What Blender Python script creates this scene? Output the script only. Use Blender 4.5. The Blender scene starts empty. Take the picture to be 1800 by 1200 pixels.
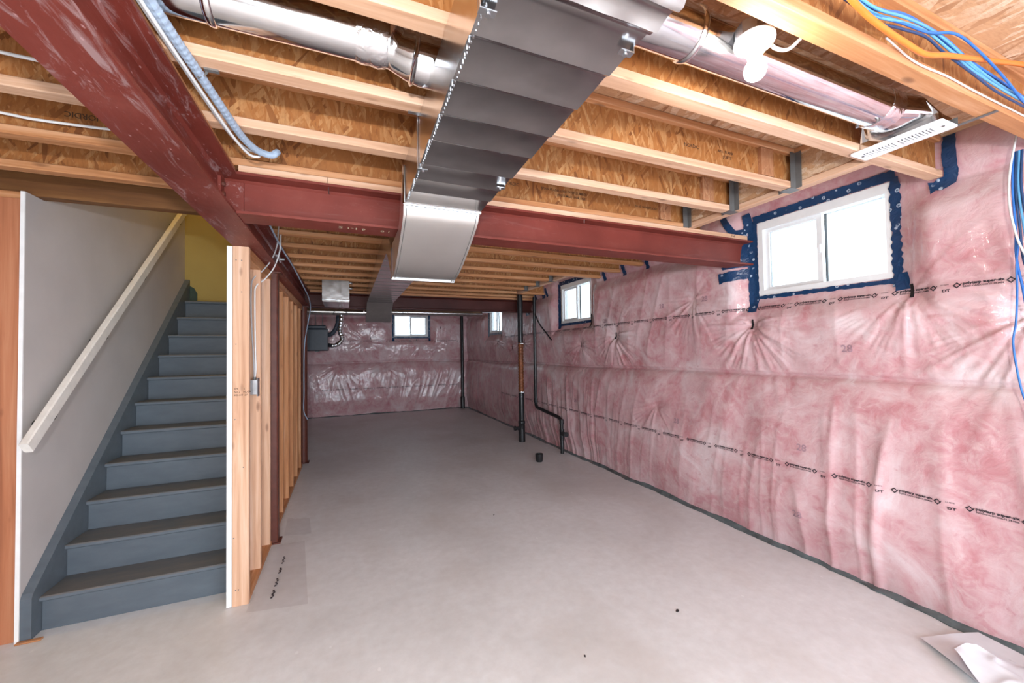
import bpy, bmesh, math, random
import numpy as np
from mathutils import Vector, Matrix

random.seed(7)
SC = bpy.context.scene
COL = SC.collection

# ------------------------------------------------------------------ camera
F_PX, EYE = 696.0, 1.55
YAW, PITCH, ROLL = (math.radians(a) for a in (22.67, 1.39, -0.88))
fwd = Vector((math.sin(YAW) * math.cos(PITCH), math.cos(YAW) * math.cos(PITCH), math.sin(PITCH)))
rgt = Vector((math.cos(YAW), -math.sin(YAW), 0))
upv = rgt.cross(fwd)
r2 = rgt * math.cos(ROLL) + upv * math.sin(ROLL)
u2 = upv * math.cos(ROLL) - rgt * math.sin(ROLL)
cd = bpy.data.cameras.new('camera')
cd.sensor_width = 36.0
cd.lens = F_PX / 1800 * 36.0
cd.clip_start = 0.02
cam = bpy.data.objects.new('camera', cd)
COL.objects.link(cam)
m = Matrix.Identity(4)
for i in range(3):
    m[i][0], m[i][1], m[i][2] = r2[i], u2[i], -fwd[i]
m[2][3] = EYE
cam.matrix_world = m
SC.camera = cam

# ------------------------------------------------------------------ world and lights
SC.view_settings.view_transform = 'Standard'
SC.view_settings.look = 'None'
SC.view_settings.gamma = 1.0
SC.view_settings.use_curve_mapping = False
SC.view_settings.exposure = 0.0
SC.cycles.max_bounces = 8
SC.cycles.diffuse_bounces = 4
SC.cycles.glossy_bounces = 4
w = bpy.data.worlds.new('overcast_sky')
SC.world = w
w.use_nodes = True
bg = w.node_tree.nodes['Background']
bg.inputs[0].default_value = (0.77, 0.885, 1.0, 1)
bg.inputs[1].default_value = 12.0


def lamp(name, kind, loc, power, color, size, rot=None, size_y=None, portal=False):
    d = bpy.data.lights.new(name, kind)
    d.energy = power
    d.color = color
    if kind == 'POINT':
        d.shadow_soft_size = size
    else:
        d.shape = 'RECTANGLE'
        d.size, d.size_y = size, size_y or size
        if portal:
            d.cycles.is_portal = True
    o = bpy.data.objects.new(name, d)
    COL.objects.link(o)
    o.location = loc
    if rot:
        o.rotation_euler = rot
    return o


# the photographer's speedlight, held just above and behind the camera
lamp('speedlight', 'POINT', (-0.12, -0.42, 1.82), 160, (1.0, 0.955, 0.92), 0.035)
# sky portals at the windows and the added rear door (sampling guides for the sky only)
HP = math.pi / 2
for yc in (1.80, 5.12, 8.58):
    lamp('window_sky_portal', 'AREA', (3.30, yc, 2.28), 1, (1, 1, 1), .60, (0, HP, 0), .86, True)
lamp('window_sky_portal', 'AREA', (1.605, 10.93, 2.28), 1, (1, 1, 1), .88, (-HP, 0, 0), .60, True)
lamp('window_sky_portal', 'AREA', (1.05, -2.18, 1.12), 1, (1, 1, 1), 3.7, (HP, 0, 0), 2.14, True)

# ------------------------------------------------------------------ node helpers


class NT:
    def __init__(s, name):
        s.mat = bpy.data.materials.new(name)
        s.mat.use_nodes = True
        s.t = s.mat.node_tree
        s.b = s.t.nodes['Principled BSDF']
        s.vec = None

    def n(s, typ, **k):
        x = s.t.nodes.new(typ)
        for a, v in k.items():
            setattr(x, a, v)
        return x

    def l(s, a, b):
        s.t.links.new(a, b)

    def coords(s, scale=(1, 1, 1), rot=(0, 0, 0), rnd=True, kind='Object'):
        tc = s.n('ShaderNodeTexCoord')
        mp = s.n('ShaderNodeMapping')
        mp.inputs['Scale'].default_value = scale
        mp.inputs['Rotation'].default_value = rot
        v = tc.outputs[kind]
        if rnd:
            oi = s.n('ShaderNodeObjectInfo')
            ml = s.n('ShaderNodeMath', operation='MULTIPLY')
            s.l(oi.outputs['Random'], ml.inputs[0])
            ml.inputs[1].default_value = 37.0
            ad = s.n('ShaderNodeVectorMath', operation='ADD')
            s.l(v, ad.inputs[0])
            s.l(ml.outputs[0], ad.inputs[1])
            v = ad.outputs[0]
        s.l(v, mp.inputs['Vector'])
        return mp.outputs[0]

    def noise(s, v, scale=5, detail=4, rough=.55, dist=0.0):
        x = s.n('ShaderNodeTexNoise')
        s.l(v, x.inputs['Vector'])
        x.inputs['Scale'].default_value = scale
        x.inputs['Detail'].default_value = detail
        x.inputs['Roughness'].default_value = rough
        x.inputs['Distortion'].default_value = dist
        return x.outputs['Fac']

    def voro(s, v, scale=5, out='Color', feature='F1', rand=1.0):
        x = s.n('ShaderNodeTexVoronoi', feature=feature)
        s.l(v, x.inputs['Vector'])
        x.inputs['Scale'].default_value = scale
        x.inputs['Randomness'].default_value = rand
        return x.outputs[out]

    def ramp(s, f, stops, interp='LINEAR'):
        x = s.n('ShaderNodeValToRGB')
        e = x.color_ramp.elements
        x.color_ramp.interpolation = interp
        while len(e) > 1:
            e.remove(e[-1])
        for i, (p, c) in enumerate(stops):
            el = e[0] if i == 0 else e.new(p)
            el.position = p
            if not hasattr(c, '__len__'):
                c = (c, c, c)
            el.color = (*c, 1)
        s.l(f, x.inputs[0])
        return x.outputs[0]

    def mix(s, f, a, b, mode='MIX'):
        x = s.n('ShaderNodeMix', data_type='RGBA', blend_type=mode)
        for i, v in ((0, f), (6, a), (7, b)):
            if hasattr(v, 'links'):
                s.l(v, x.inputs[i])
            elif i == 0:
                x.inputs[0].default_value = v
            else:
                x.inputs[i].default_value = (*v, 1)
        return x.outputs[2]

    def math(s, op, a, b=0.0):
        x = s.n('ShaderNodeMath', operation=op)
        for i, v in ((0, a), (1, b)):
            if hasattr(v, 'links'):
                s.l(v, x.inputs[i])
            else:
                x.inputs[i].default_value = v
        return x.outputs[0]

    def bump(s, h, strength=.3, dist=.01):
        x = s.n('ShaderNodeBump')
        x.inputs['Strength'].default_value = strength
        x.inputs['Distance'].default_value = dist
        s.l(h, x.inputs['Height'])
        s.l(x.outputs[0], s.b.inputs['Normal'])
        return x.outputs[0]

    def set(s, **k):
        for a, v in k.items():
            i = s.b.inputs[a.replace('_', ' ')]
            if hasattr(v, 'links'):
                s.l(v, i)
            elif hasattr(v, '__len__') and len(v) == 3:
                i.default_value = (*v, 1)
            else:
                i.default_value = v
        return s


def plain(name, color, rough=.5, metal=0.0, spec=.5, var=.12, scale=18, **k):
    t = NT(name)
    v = t.coords()
    f = t.noise(v, scale, 4)
    d = tuple(c * (1 - var) for c in color)
    h = tuple(min(1, c * (1 + var)) for c in color)
    t.set(Base_Color=t.ramp(f, [(.3, d), (.7, h)]), Roughness=rough, Metallic=metal, Specular_IOR_Level=spec, **k)
    return t.mat


def lumber(name, axis, dark, mid, pale, rough=.65, knots=True):
    t = NT(name)
    sc = [26.0, 26.0, 26.0]
    sc[axis] = 1.1
    v = t.coords(tuple(sc))
    g = t.noise(v, 1.0, 5, .6, .6)
    col = t.ramp(g, [(.28, dark), (.5, mid), (.72, pale)])
    v2 = t.coords((1, 1, 1))
    big = t.noise(v2, 2.2, 2)
    col = t.mix(t.ramp(big, [(.35, 0), (.7, .45)]), col, mid)
    if knots:
        sk = [9.0, 9.0, 9.0]
        sk[axis] = 3.0
        kd = t.voro(t.coords(tuple(sk)), 1.0, 'Distance')
        kf = t.ramp(kd, [(.0, .75), (.07, .5), (.13, 0)])
        col = t.mix(kf, col, (dark[0] * .35, dark[1] * .28, dark[2] * .25))
    t.set(Base_Color=col, Roughness=rough)
    t.bump(g, .12, .004)
    return t.mat


def osb(name, plane, dark, mid, pale, scale=1.0):
    """flakes lying in plane: 'xz' or 'xy'"""
    t = NT(name)
    outs = []
    for ang in (0.9, -1.15, 1.55):
        rot = (0, ang, 0) if plane == 'xz' else (0, 0, ang)
        s3 = (8 * scale, 60 * scale, 62 * scale) if plane == 'xz' else (8 * scale, 62 * scale, 60 * scale)
        m2_ = t.n('ShaderNodeMapping')
        m2_.inputs['Scale'].default_value = s3
        t.l(t.coords((1, 1, 1), rot), m2_.inputs['Vector'])
        v = m2_.outputs[0]
        nz = t.n('ShaderNodeTexNoise')
        t.l(v, nz.inputs['Vector'])
        nz.inputs['Scale'].default_value = .35
        ad = t.n('ShaderNodeVectorMath', operation='ADD')
        t.l(v, ad.inputs[0])
        t.l(nz.outputs['Color'], ad.inputs[1])
        c = t.voro(ad.outputs[0], 1.0, 'Color')
        sp = t.n('ShaderNodeSeparateColor')
        t.l(c, sp.inputs[0])
        outs.append((sp.outputs[0], sp.outputs[1]))
    (a, ca), (b, cb), (c3, cc) = outs
    g1 = t.math('GREATER_THAN', a, b)
    m1 = t.mix(g1, cb, ca)
    mx = t.math('MAXIMUM', a, b)
    g2 = t.math('GREATER_THAN', c3, mx)
    m2 = t.mix(g2, m1, cc)
    col = t.ramp(m2, [(.0, dark), (.15, mid), (.55, mid), (1, pale)])
    fine = t.noise(t.coords((60, 60, 14) if plane == 'xz' else (14, 60, 60)), 2.0, 4, .7)
    col = t.mix(t.ramp(fine, [(.42, 0), (.75, .6)]), col, dark, 'MIX')
    bigv = t.noise(t.coords((5, 5, 2.5) if plane == 'xz' else (2.5, 5, 5)), 1.3, 3)
    col = t.mix(t.ramp(bigv, [(.38, .5), (.6, 0)]), col, mid)
    t.set(Base_Color=col, Roughness=.62)
    t.bump(m2, .25, .003)
    return t.mat


M = {}
WD, WM, WP = (.28, .095, .029), (.49, .215, .085), (.66, .37, .205)
for ax, nm in enumerate('xyz'):
    M['lum_' + nm] = lumber('spruce_lumber_' + nm, ax, WD, WM, WP)
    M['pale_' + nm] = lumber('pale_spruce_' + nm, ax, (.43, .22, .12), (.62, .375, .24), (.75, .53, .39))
M['fir_z'] = lumber('red_fir_z', 2, (.27, .085, .036), (.43, .155, .07), (.54, .24, .125))
M['lvl_x'] = lumber('brown_timber_x', 0, (.09, .032, .008), (.165, .065, .017), (.24, .108, .032))
M['osb_web'] = osb('osb_web', 'xz', (.16, .048, .009), (.36, .135, .034), (.55, .295, .12))
M['osb_blk'] = osb('osb_block', 'xz', (.22, .08, .035), (.42, .185, .085), (.55, .31, .17), 1.3)
M['osb_sub'] = osb('osb_subfloor', 'xy', (.28, .12, .05), (.56, .33, .18), (.78, .62, .46), .6)

# red primed steel
def red_steel(name, sc, amt):
    t = NT(name)
    v = t.coords()
    big = t.noise(v, 3.0, 5)
    col = t.ramp(big, [(.3, (.125, .021, .014)), (.6, (.175, .033, .023)), (.8, (.22, .055, .04))])
    sc1 = t.noise(t.coords(sc), 2.0, 8, .75, 1.2)
    col = t.mix(t.ramp(sc1, [(.55, 0), (.66, .6 * amt)]), col, (.40, .29, .29))
    sp1 = t.voro(t.coords((40, 18, 40)), 1.0, 'Distance')
    col = t.mix(t.ramp(sp1, [(.05, .6 * amt), (.14, 0)]), col, (.5, .3, .3))
    t.set(Base_Color=col, Roughness=t.ramp(sc1, [(.3, .42), (.7, .6)]), Specular_IOR_Level=.3)
    t.bump(sc1, .12, .003)
    return t.mat


M['red'] = red_steel('scuffed_red_primer', (9, 1.6, 9), 1.0)
M['red_x'] = red_steel('red_primer', (1.2, 9, 9), .12)
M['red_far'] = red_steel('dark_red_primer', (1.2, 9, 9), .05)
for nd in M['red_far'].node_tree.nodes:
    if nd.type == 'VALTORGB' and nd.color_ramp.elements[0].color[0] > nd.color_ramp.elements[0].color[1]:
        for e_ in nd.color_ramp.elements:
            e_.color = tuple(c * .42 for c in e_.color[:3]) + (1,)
M['red_dark'] = plain('dark_primed_column', (.105, .026, .015), .5, var=.2)

# galvanised sheet
t = NT('galvanised_sheet')
f = t.noise(t.coords((5, 5, 5)), 3, 5)
t.set(Base_Color=t.ramp(f, [(.3, (.58, .575, .57)), (.7, (.68, .675, .67))]), Metallic=1.0,
      Roughness=t.ramp(f, [(.3, .17), (.7, .24)]))
t.bump(t.noise(t.coords(), 3, 2), .012, .02)
M['galv'] = t.mat
t = NT('bright_galvanised_pipe')
f = t.noise(t.coords((5, 5, 5)), 3, 5)
t.set(Base_Color=t.ramp(f, [(.3, (.66, .67, .69)), (.7, (.78, .79, .8))]), Metallic=1.0,
      Roughness=t.ramp(f, [(.3, .07), (.7, .13)]))
M['pipe'] = t.mat
t = NT('crinkled_foil')
f = t.noise(t.coords((14, 14, 14)), 3, 3, .5, .6)
t.set(Base_Color=(.8, .8, .82), Metallic=1.0, Roughness=.18)
t.bump(f, .45, .008)
M['foil'] = t.mat
M['galv_floor_lit'] = plain('duct_sheet_floor_lit', (.80, .80, .78), .30, 1.0, var=.05, scale=3)  # duct offset only: base colour brightened for the floor light it reflects
M['zinc'] = plain('zinc_steel', (.5, .51, .53), .35, 1.0)
M['hanger'] = plain('dull_joist_hanger', (.15, .145, .14), .5, .3)

# concrete slab
t = NT('concrete_slab')
v = t.coords(rnd=False)
a = t.noise(v, .9, 5, .6, .4)
b = t.noise(v, 14, 6, .65)
col = t.ramp(a, [(.3, (.63, .63, .63)), (.5, (.74, .75, .76)), (.72, (.80, .815, .83))])
col = t.mix(t.ramp(b, [(.35, .0), (.7, .24)]), col, (.44, .41, .39))
tan = t.noise(t.coords((1, .5, 1), rnd=False), 1.7, 3)
col = t.mix(t.ramp(tan, [(.50, 0), (.72, .28)]), col, (.56, .50, .45))
spl = t.voro(t.coords((3.3, 2.2, 1), rnd=False), 2.4, 'Distance')
spm = t.noise(v, .8, 2)
spf = t.math('MULTIPLY', t.ramp(spl, [(.05, .8), (.075, 0)]), t.ramp(spm, [(.48, 0), (.55, 1)]))
col = t.mix(spf, col, (.82, .83, .84))
t.set(Base_Color=col, Roughness=t.ramp(a, [(.3, .34), (.7, .48)]), Specular_IOR_Level=.5)
t.bump(b, .06, .004)
M['concrete'] = t.mat
M['foundation'] = plain('foundation_concrete', (.42, .41, .40), .9)

# painted stairs
t = NT('slate_blue_paint')
f = t.noise(t.coords((3, 9, 9)), 2, 5)
t.set(Base_Color=t.ramp(f, [(.3, (.088, .110, .132)), (.7, (.112, .136, .160))]), Roughness=.42)
M['stair'] = t.mat
t = NT('dusty_tread_paint')
f = t.noise(t.coords((3, 9, 9)), 1.6, 6, .65)
f2 = t.noise(t.coords((3, 9, 9)), 2, 5)
gm = t.n('ShaderNodeNewGeometry')
sx = t.n('ShaderNodeSeparateXYZ')
t.l(gm.outputs['Normal'], sx.inputs[0])
dust = t.ramp(f, [(.25, (.088, .108, .128)), (.5, (.125, .128, .132)), (.75, (.17, .155, .145))])
paint = t.ramp(f2, [(.3, (.096, .118, .140)), (.7, (.122, .146, .170))])
t.set(Base_Color=t.mix(t.math('GREATER_THAN', sx.outputs[2], .6), paint, dust), Roughness=.5)
M['tread'] = t.mat

M['drywall'] = plain('grey_drywall_paper', (.53, .495, .48), .85, var=.05, scale=3)
M['drywall_yellow_lit'] = plain('drywall_with_yellow_light_tint', (.40, .295, .085), .8, var=.06, scale=3)  # warm stairwell light put into the drywall colour
M['drywall_edge'] = plain('raw_white_drywall_edge', (.82, .81, .80), .85, var=.05)
M['white_paint'] = plain('white_painted_rail', (.80, .77, .72), .5, var=.06)
M['vinyl'] = plain('white_vinyl', (.82, .83, .84), .35, var=.03)
M['enamel'] = plain('white_enamel', (.83, .83, .84), .3, var=.03)
M['ceramic'] = plain('white_porcelain', (.9, .9, .88), .2, var=.02)
M['black'] = plain('black_abs_plastic', (.016, .016, .018), .35, var=.2)
M['black_tape'] = plain('black_tape', (.012, .012, .014), .4)
M['ink'] = plain('black_print_ink', (.03, .02, .03), .5)
M['ink_faint'] = plain('faint_grey_ink', (.38, .23, .27), .5)
M['ink_wood'] = plain('brown_black_ink', (.06, .03, .015), .7)
M['chalk'] = plain('yellow_chalk', (.62, .55, .38), .9)
M['orange_cable'] = plain('orange_cable_jacket', (.74, .19, .025), .4, var=.08)
M['blue_cable'] = plain('blue_cable_jacket', (.02, .14, .48), .4, var=.15)
M['lblue_cable'] = plain('light_blue_cable_jacket', (.10, .32, .58), .4, var=.1)
M['navy_cable'] = plain('navy_cable_jacket', (.012, .045, .13), .4, var=.15)
M['white_cable'] = plain('white_cable_jacket', (.74, .74, .74), .45, var=.05)
M['grey_cable'] = plain('grey_cable_jacket', (.42, .42, .43), .45, var=.08)
M['conduit'] = plain('grey_blue_conduit', (.34, .43, .55), .45, var=.06)
M['copper'] = plain('orange_flexible_coupling', (.21, .07, .025), .4, .25, var=.2)
M['navy_box'] = plain('navy_grey_plastic', (.045, .055, .075), .45, var=.1)
M['sealant'] = plain('dark_sealant_film', (.10, .125, .13), .22, var=.5, scale=9)
M['paper'] = plain('crumpled_paper', (.72, .74, .78), .6, var=.06, scale=9)
M['wood_dark_end'] = plain('dark_painted_end', (.03, .055, .035), .5)

# blue sheathing tape with small white marks
t = NT('blue_sheathing_tape')
v = t.coords(rnd=True)
d = t.voro(t.coords((1, 1, 1)), 19, 'Distance')
ring = t.ramp(d, [(.10, .15), (.15, .85), (.21, .85), (.24, 0)])
msk = t.noise(v, 9, 2)
ring = t.math('MULTIPLY', ring, t.ramp(msk, [(.44, 0), (.5, 1)]))
col = t.mix(ring, (.011, .045, .12), (.50, .60, .72))
t.set(Base_Color=col, Roughness=.22)
t.bump(t.noise(v, 16, 3, .6, .8), .7, .012)
M['tape'] = t.mat

# pink glass-wool batts seen through clear polyethylene
t = NT('pink_insulation_behind_poly')
v = t.coords(rnd=False)
a = t.noise(v, 2.6, 6, .62, .8)
b = t.noise(v, 11.0, 7, .68, .7)
c = t.noise(t.coords((1, 1, 1.6), rnd=False), .75, 2)
col = t.ramp(a, [(.27, (.50, .18, .205)), (.42, (.59, .29, .31)), (.54, (.67, .43, .45)), (.67, (.78, .65, .665))])
col = t.mix(t.ramp(b, [(.40, .0), (.52, .25), (.68, .8)]), col, (.73, .55, .56))
col = t.mix(t.ramp(b, [(.30, .55), (.42, 0)]), col, (.52, .20, .22))
col = t.mix(t.ramp(c, [(.4, 0), (.75, .4)]), col, (.50, .23, .25))
t.set(Base_Color=col, Roughness=.55, Specular_IOR_Level=.3, Coat_Weight=1.0, Coat_Roughness=.10, Coat_IOR=1.45)
wr = t.noise(t.coords((26, 26, 2.6), rnd=False), 1.0, 3, .5, .5)
wr2 = t.noise(v, 7, 3, .5, .6)
h = t.math('ADD', wr, wr2)
bp = t.bump(h, .45, .016)
t.b.inputs['Normal'].links and t.t.links.remove(t.b.inputs['Normal'].links[0])
t.l(bp, t.b.inputs['Coat Normal'])
bp2 = t.n('ShaderNodeBump')
bp2.inputs['Strength'].default_value = .25
bp2.inputs['Distance'].default_value = .02
t.l(b, bp2.inputs['Height'])
t.l(bp2.outputs[0], t.b.inputs['Normal'])
M['pink'] = t.mat

# glass, film, bulb
t = NT('clear_glass')
tr = t.n('ShaderNodeBsdfTransparent')
gl = t.n('ShaderNodeBsdfGlossy')
gl.inputs['Roughness'].default_value = .02
fr = t.n('ShaderNodeFresnel')
fr.inputs[0].default_value = 1.45
mx = t.n('ShaderNodeMixShader')
gm = t.n('ShaderNodeNewGeometry')
t.l(t.math('MULTIPLY', fr.outputs[0], t.math('SUBTRACT', 1.0, gm.outputs['Backfacing'])), mx.inputs[0])
t.l(tr.outputs[0], mx.inputs[1])
t.l(gl.outputs[0], mx.inputs[2])
t.l(mx.outputs[0], t.t.nodes['Material Output'].inputs[0])
M['glass'] = t.mat
M['glass_dimmed'] = t.mat.copy()  # basement windows: tint added to cut the daylight they let in
M['glass_dimmed'].name = 'dimmed_window_glass'
for nd in M['glass_dimmed'].node_tree.nodes:
    if nd.type == 'BSDF_TRANSPARENT':
        nd.inputs[0].default_value = (.45, .46, .46, 1)
t = NT('clear_poly_film')
tr = t.n('ShaderNodeBsdfTransparent')
tr.inputs[0].default_value = (.99, .985, .985, 1)
mx = t.n('ShaderNodeMixShader')
mx.inputs[0].default_value = .035
t.set(Base_Color=(.42, .41, .42), Roughness=.18)
t.bump(t.noise(t.coords(), 14, 3), .5, .01)
t.l(tr.outputs[0], mx.inputs[1])
t.l(t.b.outputs[0], mx.inputs[2])
t.l(mx.outputs[0], t.t.nodes['Material Output'].inputs[0])
M['film'] = t.mat


def emit(name, color, strength):
    t = NT(name)
    t.set(Base_Color=(.9, .9, .9), Emission_Color=color, Emission_Strength=strength)
    return t.mat


M['bulb'] = emit('lit_bulb_glass', (1.0, .91, .80), 190)
M['hall_lamp'] = emit('lit_warm_diffuser', (1.0, .62, .12), 75)

# ------------------------------------------------------------------ mesh helpers
ORG = {}


class MB:
    def __init__(s):
        s.v, s.f = [], []

    def add(s, vs, fs):
        o = len(s.v)
        s.v += [tuple(p) for p in vs]
        s.f += [tuple(i + o for i in f) for f in fs]
        return s

    def box(s, x0, x1, y0, y1, z0, z1):
        vs = [(x, y, z) for x in (x0, x1) for y in (y0, y1) for z in (z0, z1)]
        return s.add(vs, [(0, 1, 3, 2), (4, 6, 7, 5), (0, 4, 5, 1), (2, 3, 7, 6), (0, 2, 6, 4), (1, 5, 7, 3)])

    def lum(s, x0, x1, y0, y1, z0, z1, c=.004):
        """a timber: box with its four long edges eased"""
        lo, hi = (x0, y0, z0), (x1, y1, z1)
        ax = max(range(3), key=lambda i: hi[i] - lo[i])
        i, j = [k for k in range(3) if k != ax]
        pr = [(lo[i] + c, lo[j]), (hi[i] - c, lo[j]), (hi[i], lo[j] + c), (hi[i], hi[j] - c),
              (hi[i] - c, hi[j]), (lo[i] + c, hi[j]), (lo[i], hi[j] - c), (lo[i], lo[j] + c)]
        vs = []
        for e in (lo[ax], hi[ax]):
            for a, b in pr:
                p = [0, 0, 0]
                p[ax], p[i], p[j] = e, a, b
                vs.append(p)
        fs = [(k, (k + 1) % 8, 8 + (k + 1) % 8, 8 + k) for k in range(8)] + [tuple(range(7, -1, -1)), tuple(range(8, 16))]
        return s.add(vs, fs)

    def prism(s, poly, axis, a, b):
        """extrude a 2-D polygon (in the other two axes, in order) along axis"""
        i, j = [k for k in range(3) if k != axis]
        n = len(poly)
        vs = []
        for e in (a, b):
            for p in poly:
                q = [0, 0, 0]
                q[axis], q[i], q[j] = e, p[0], p[1]
                vs.append(q)
        fs = [(k, (k + 1) % n, n + (k + 1) % n, n + k) for k in range(n)] + [tuple(range(n - 1, -1, -1)), tuple(range(n, 2 * n))]
        return s.add(vs, fs)

    def tube(s, pts, r, seg=8, cap=True):
        pts = [Vector(p) for p in pts]
        n = len(pts)
        rs = r if hasattr(r, '__len__') else [r] * n
        prev = None
        vs = []
        for k, p in enumerate(pts):
            d = (pts[min(k + 1, n - 1)] - pts[max(k - 1, 0)]).normalized()
            if prev is None:
                a = Vector((0, 0, 1)) if abs(d.z) < .9 else Vector((1, 0, 0))
                u = d.cross(a).normalized()
            else:
                u = (prev - d * prev.dot(d)).normalized()
            prev = u
            q = d.cross(u)
            for i in range(seg):
                an = 2 * math.pi * i / seg
                vs.append(p + (u * math.cos(an) + q * math.sin(an)) * rs[k])
        fs = []
        for k in range(n - 1):
            for i in range(seg):
                j = (i + 1) % seg
                fs.append((k * seg + i, k * seg + j, (k + 1) * seg + j, (k + 1) * seg + i))
        if cap:
            fs += [tuple(range(seg - 1, -1, -1)), tuple((n - 1) * seg + i for i in range(seg))]
        return s.add(vs, fs)

    def lathe(s, prof, c, seg=20, axis=2):
        """prof: (r, h) list along axis from point c"""
        vs, fs = [], []
        for r, h in prof:
            for i in range(seg):
                an = 2 * math.pi * i / seg
                p = [r * math.cos(an), r * math.sin(an), h]
                if axis == 0:
                    p = [h, p[0], p[1]]
                elif axis == 1:
                    p = [p[0], h, p[1]]
                vs.append([c[k] + p[k] for k in range(3)])
        n = len(prof)
        for k in range(n - 1):
            for i in range(seg):
                j = (i + 1) % seg
                fs.append((k * seg + i, k * seg + j, (k + 1) * seg + j, (k + 1) * seg + i))
        fs += [tuple(range(seg - 1, -1, -1)), tuple((n - 1) * seg + i for i in range(seg))]
        return s.add(vs, fs)

    def build(s, name, mat, parent=None, smooth=None, origin=None):
        """links the collected shape as one mesh object; verts are world coordinates"""
        if parent is not None:
            o0 = ORG[parent]
        elif origin is not None:
            o0 = Vector(origin)
        else:
            a = np.array(s.v)
            lo, hi = a.min(0), a.max(0)
            o0 = Vector(((lo[0] + hi[0]) / 2, (lo[1] + hi[1]) / 2, lo[2]))
        me = bpy.data.meshes.new(name)
        me.from_pydata([(x - o0[0], y - o0[1], z - o0[2]) for x, y, z in s.v], [], s.f)
        bm = bmesh.new()
        bm.from_mesh(me)
        bmesh.ops.recalc_face_normals(bm, faces=bm.faces)
        bm.to_mesh(me)
        bm.free()
        me.materials.append(M[mat])
        if smooth:
            me.polygons.foreach_set('use_smooth', [True] * len(me.polygons))
            if smooth != 'all':
                me.set_sharp_from_angle(angle=math.radians(smooth))
        ob = bpy.data.objects.new(name, me)
        COL.objects.link(ob)
        if parent is not None:
            ob.parent = parent
        else:
            ob.location = o0
        ORG[ob] = o0
        return ob


def empty(name, loc):
    o = bpy.data.objects.new(name, None)
    o.empty_display_size = .1
    COL.objects.link(o)
    o.location = loc
    ORG[o] = Vector(loc)
    return o


def tag(o, label=None, cat=None, group=None, kind=None):
    if label:
        o['label'] = label
    if cat:
        o['category'] = cat
    if group:
        o['group'] = group
    if kind:
        o['kind'] = kind
    return o


def spline(pts, n=8):
    """Catmull-Rom through the points"""
    P = [Vector(p) for p in pts]
    P = [P[0] * 2 - P[1]] + P + [P[-1] * 2 - P[-2]]
    out = []
    for i in range(1, len(P) - 2):
        a, b, c, d = P[i - 1:i + 3]
        for k in range(n):
            t = k / n
            out.append(.5 * ((2 * b) + (c - a) * t + (2 * a - 5 * b + 4 * c - d) * t * t + (3 * b - a - 3 * c + d) * t ** 3))
    out.append(P[-2])
    return out


_tx = {}


def text2d(body, size, bold=0.0):
    """verts (x right, y up) and faces of a line of text"""
    key = (body, bold)
    if key not in _tx:
        cu = bpy.data.curves.new('lettering_source', 'FONT')
        cu.body = body
        cu.size = 1.0
        cu.offset = bold
        cu.resolution_u = 2
        cu.fill_mode = 'FRONT'
        ob = bpy.data.objects.new('lettering_source', cu)
        COL.objects.link(ob)
        dg = bpy.context.evaluated_depsgraph_get()
        me = ob.evaluated_get(dg).to_mesh()
        _tx[key] = ([(v.co.x, v.co.y) for v in me.vertices], [tuple(p.vertices) for p in me.polygons])
        bpy.data.objects.remove(ob)
        bpy.data.curves.remove(cu)
    vs, fs = _tx[key]
    return [(x * size, y * size) for x, y in vs], fs


# ------------------------------------------------------------------ smooth value noise
_rng = np.random.default_rng(3)
_tab = _rng.random((256, 256))


def vn(a, b):
    a, b = np.asarray(a, float), np.asarray(b, float)
    i, j = np.floor(a).astype(int), np.floor(b).astype(int)
    u, v = a - i, b - j
    u, v = u * u * (3 - 2 * u), v * v * (3 - 2 * v)
    g = lambda p, q: _tab[p % 256, q % 256]
    return (g(i, j) * (1 - u) * (1 - v) + g(i + 1, j) * u * (1 - v) + g(i, j + 1) * (1 - u) * v + g(i + 1, j + 1) * u * v) * 2 - 1


def ss(a, b, x):
    t = np.clip((np.asarray(x, float) - a) / (b - a), 0, 1)
    return t * t * (3 - 2 * t)


# ------------------------------------------------------------------ the insulated walls (relief of batts behind poly)
WIN_Z = (1.975, 2.585)
WIN_R = [(1.365, 2.245), (4.70, 5.55), (8.165, 9.00)]
WIN_B = (1.155, 2.055)
PINCH = [(2.276, 1.742, 1.0), (1.267, 1.878, .75), (.80, 1.695, 1.0), (4.876, 1.632, .7), (4.086, 1.722, .9),
         (3.35, .95, .35), (6.9, 1.7, .8), (7.5, 1.62, 1.0), (8.3, 1.75, .8), (2.85, 2.02, .5)]
PINCH_B = [(.45, 1.85, .8), (1.85, 1.80, .6), (-.2, 1.25, .8), (.9, 1.2, .7), (2.3, 1.7, .5)]


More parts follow.
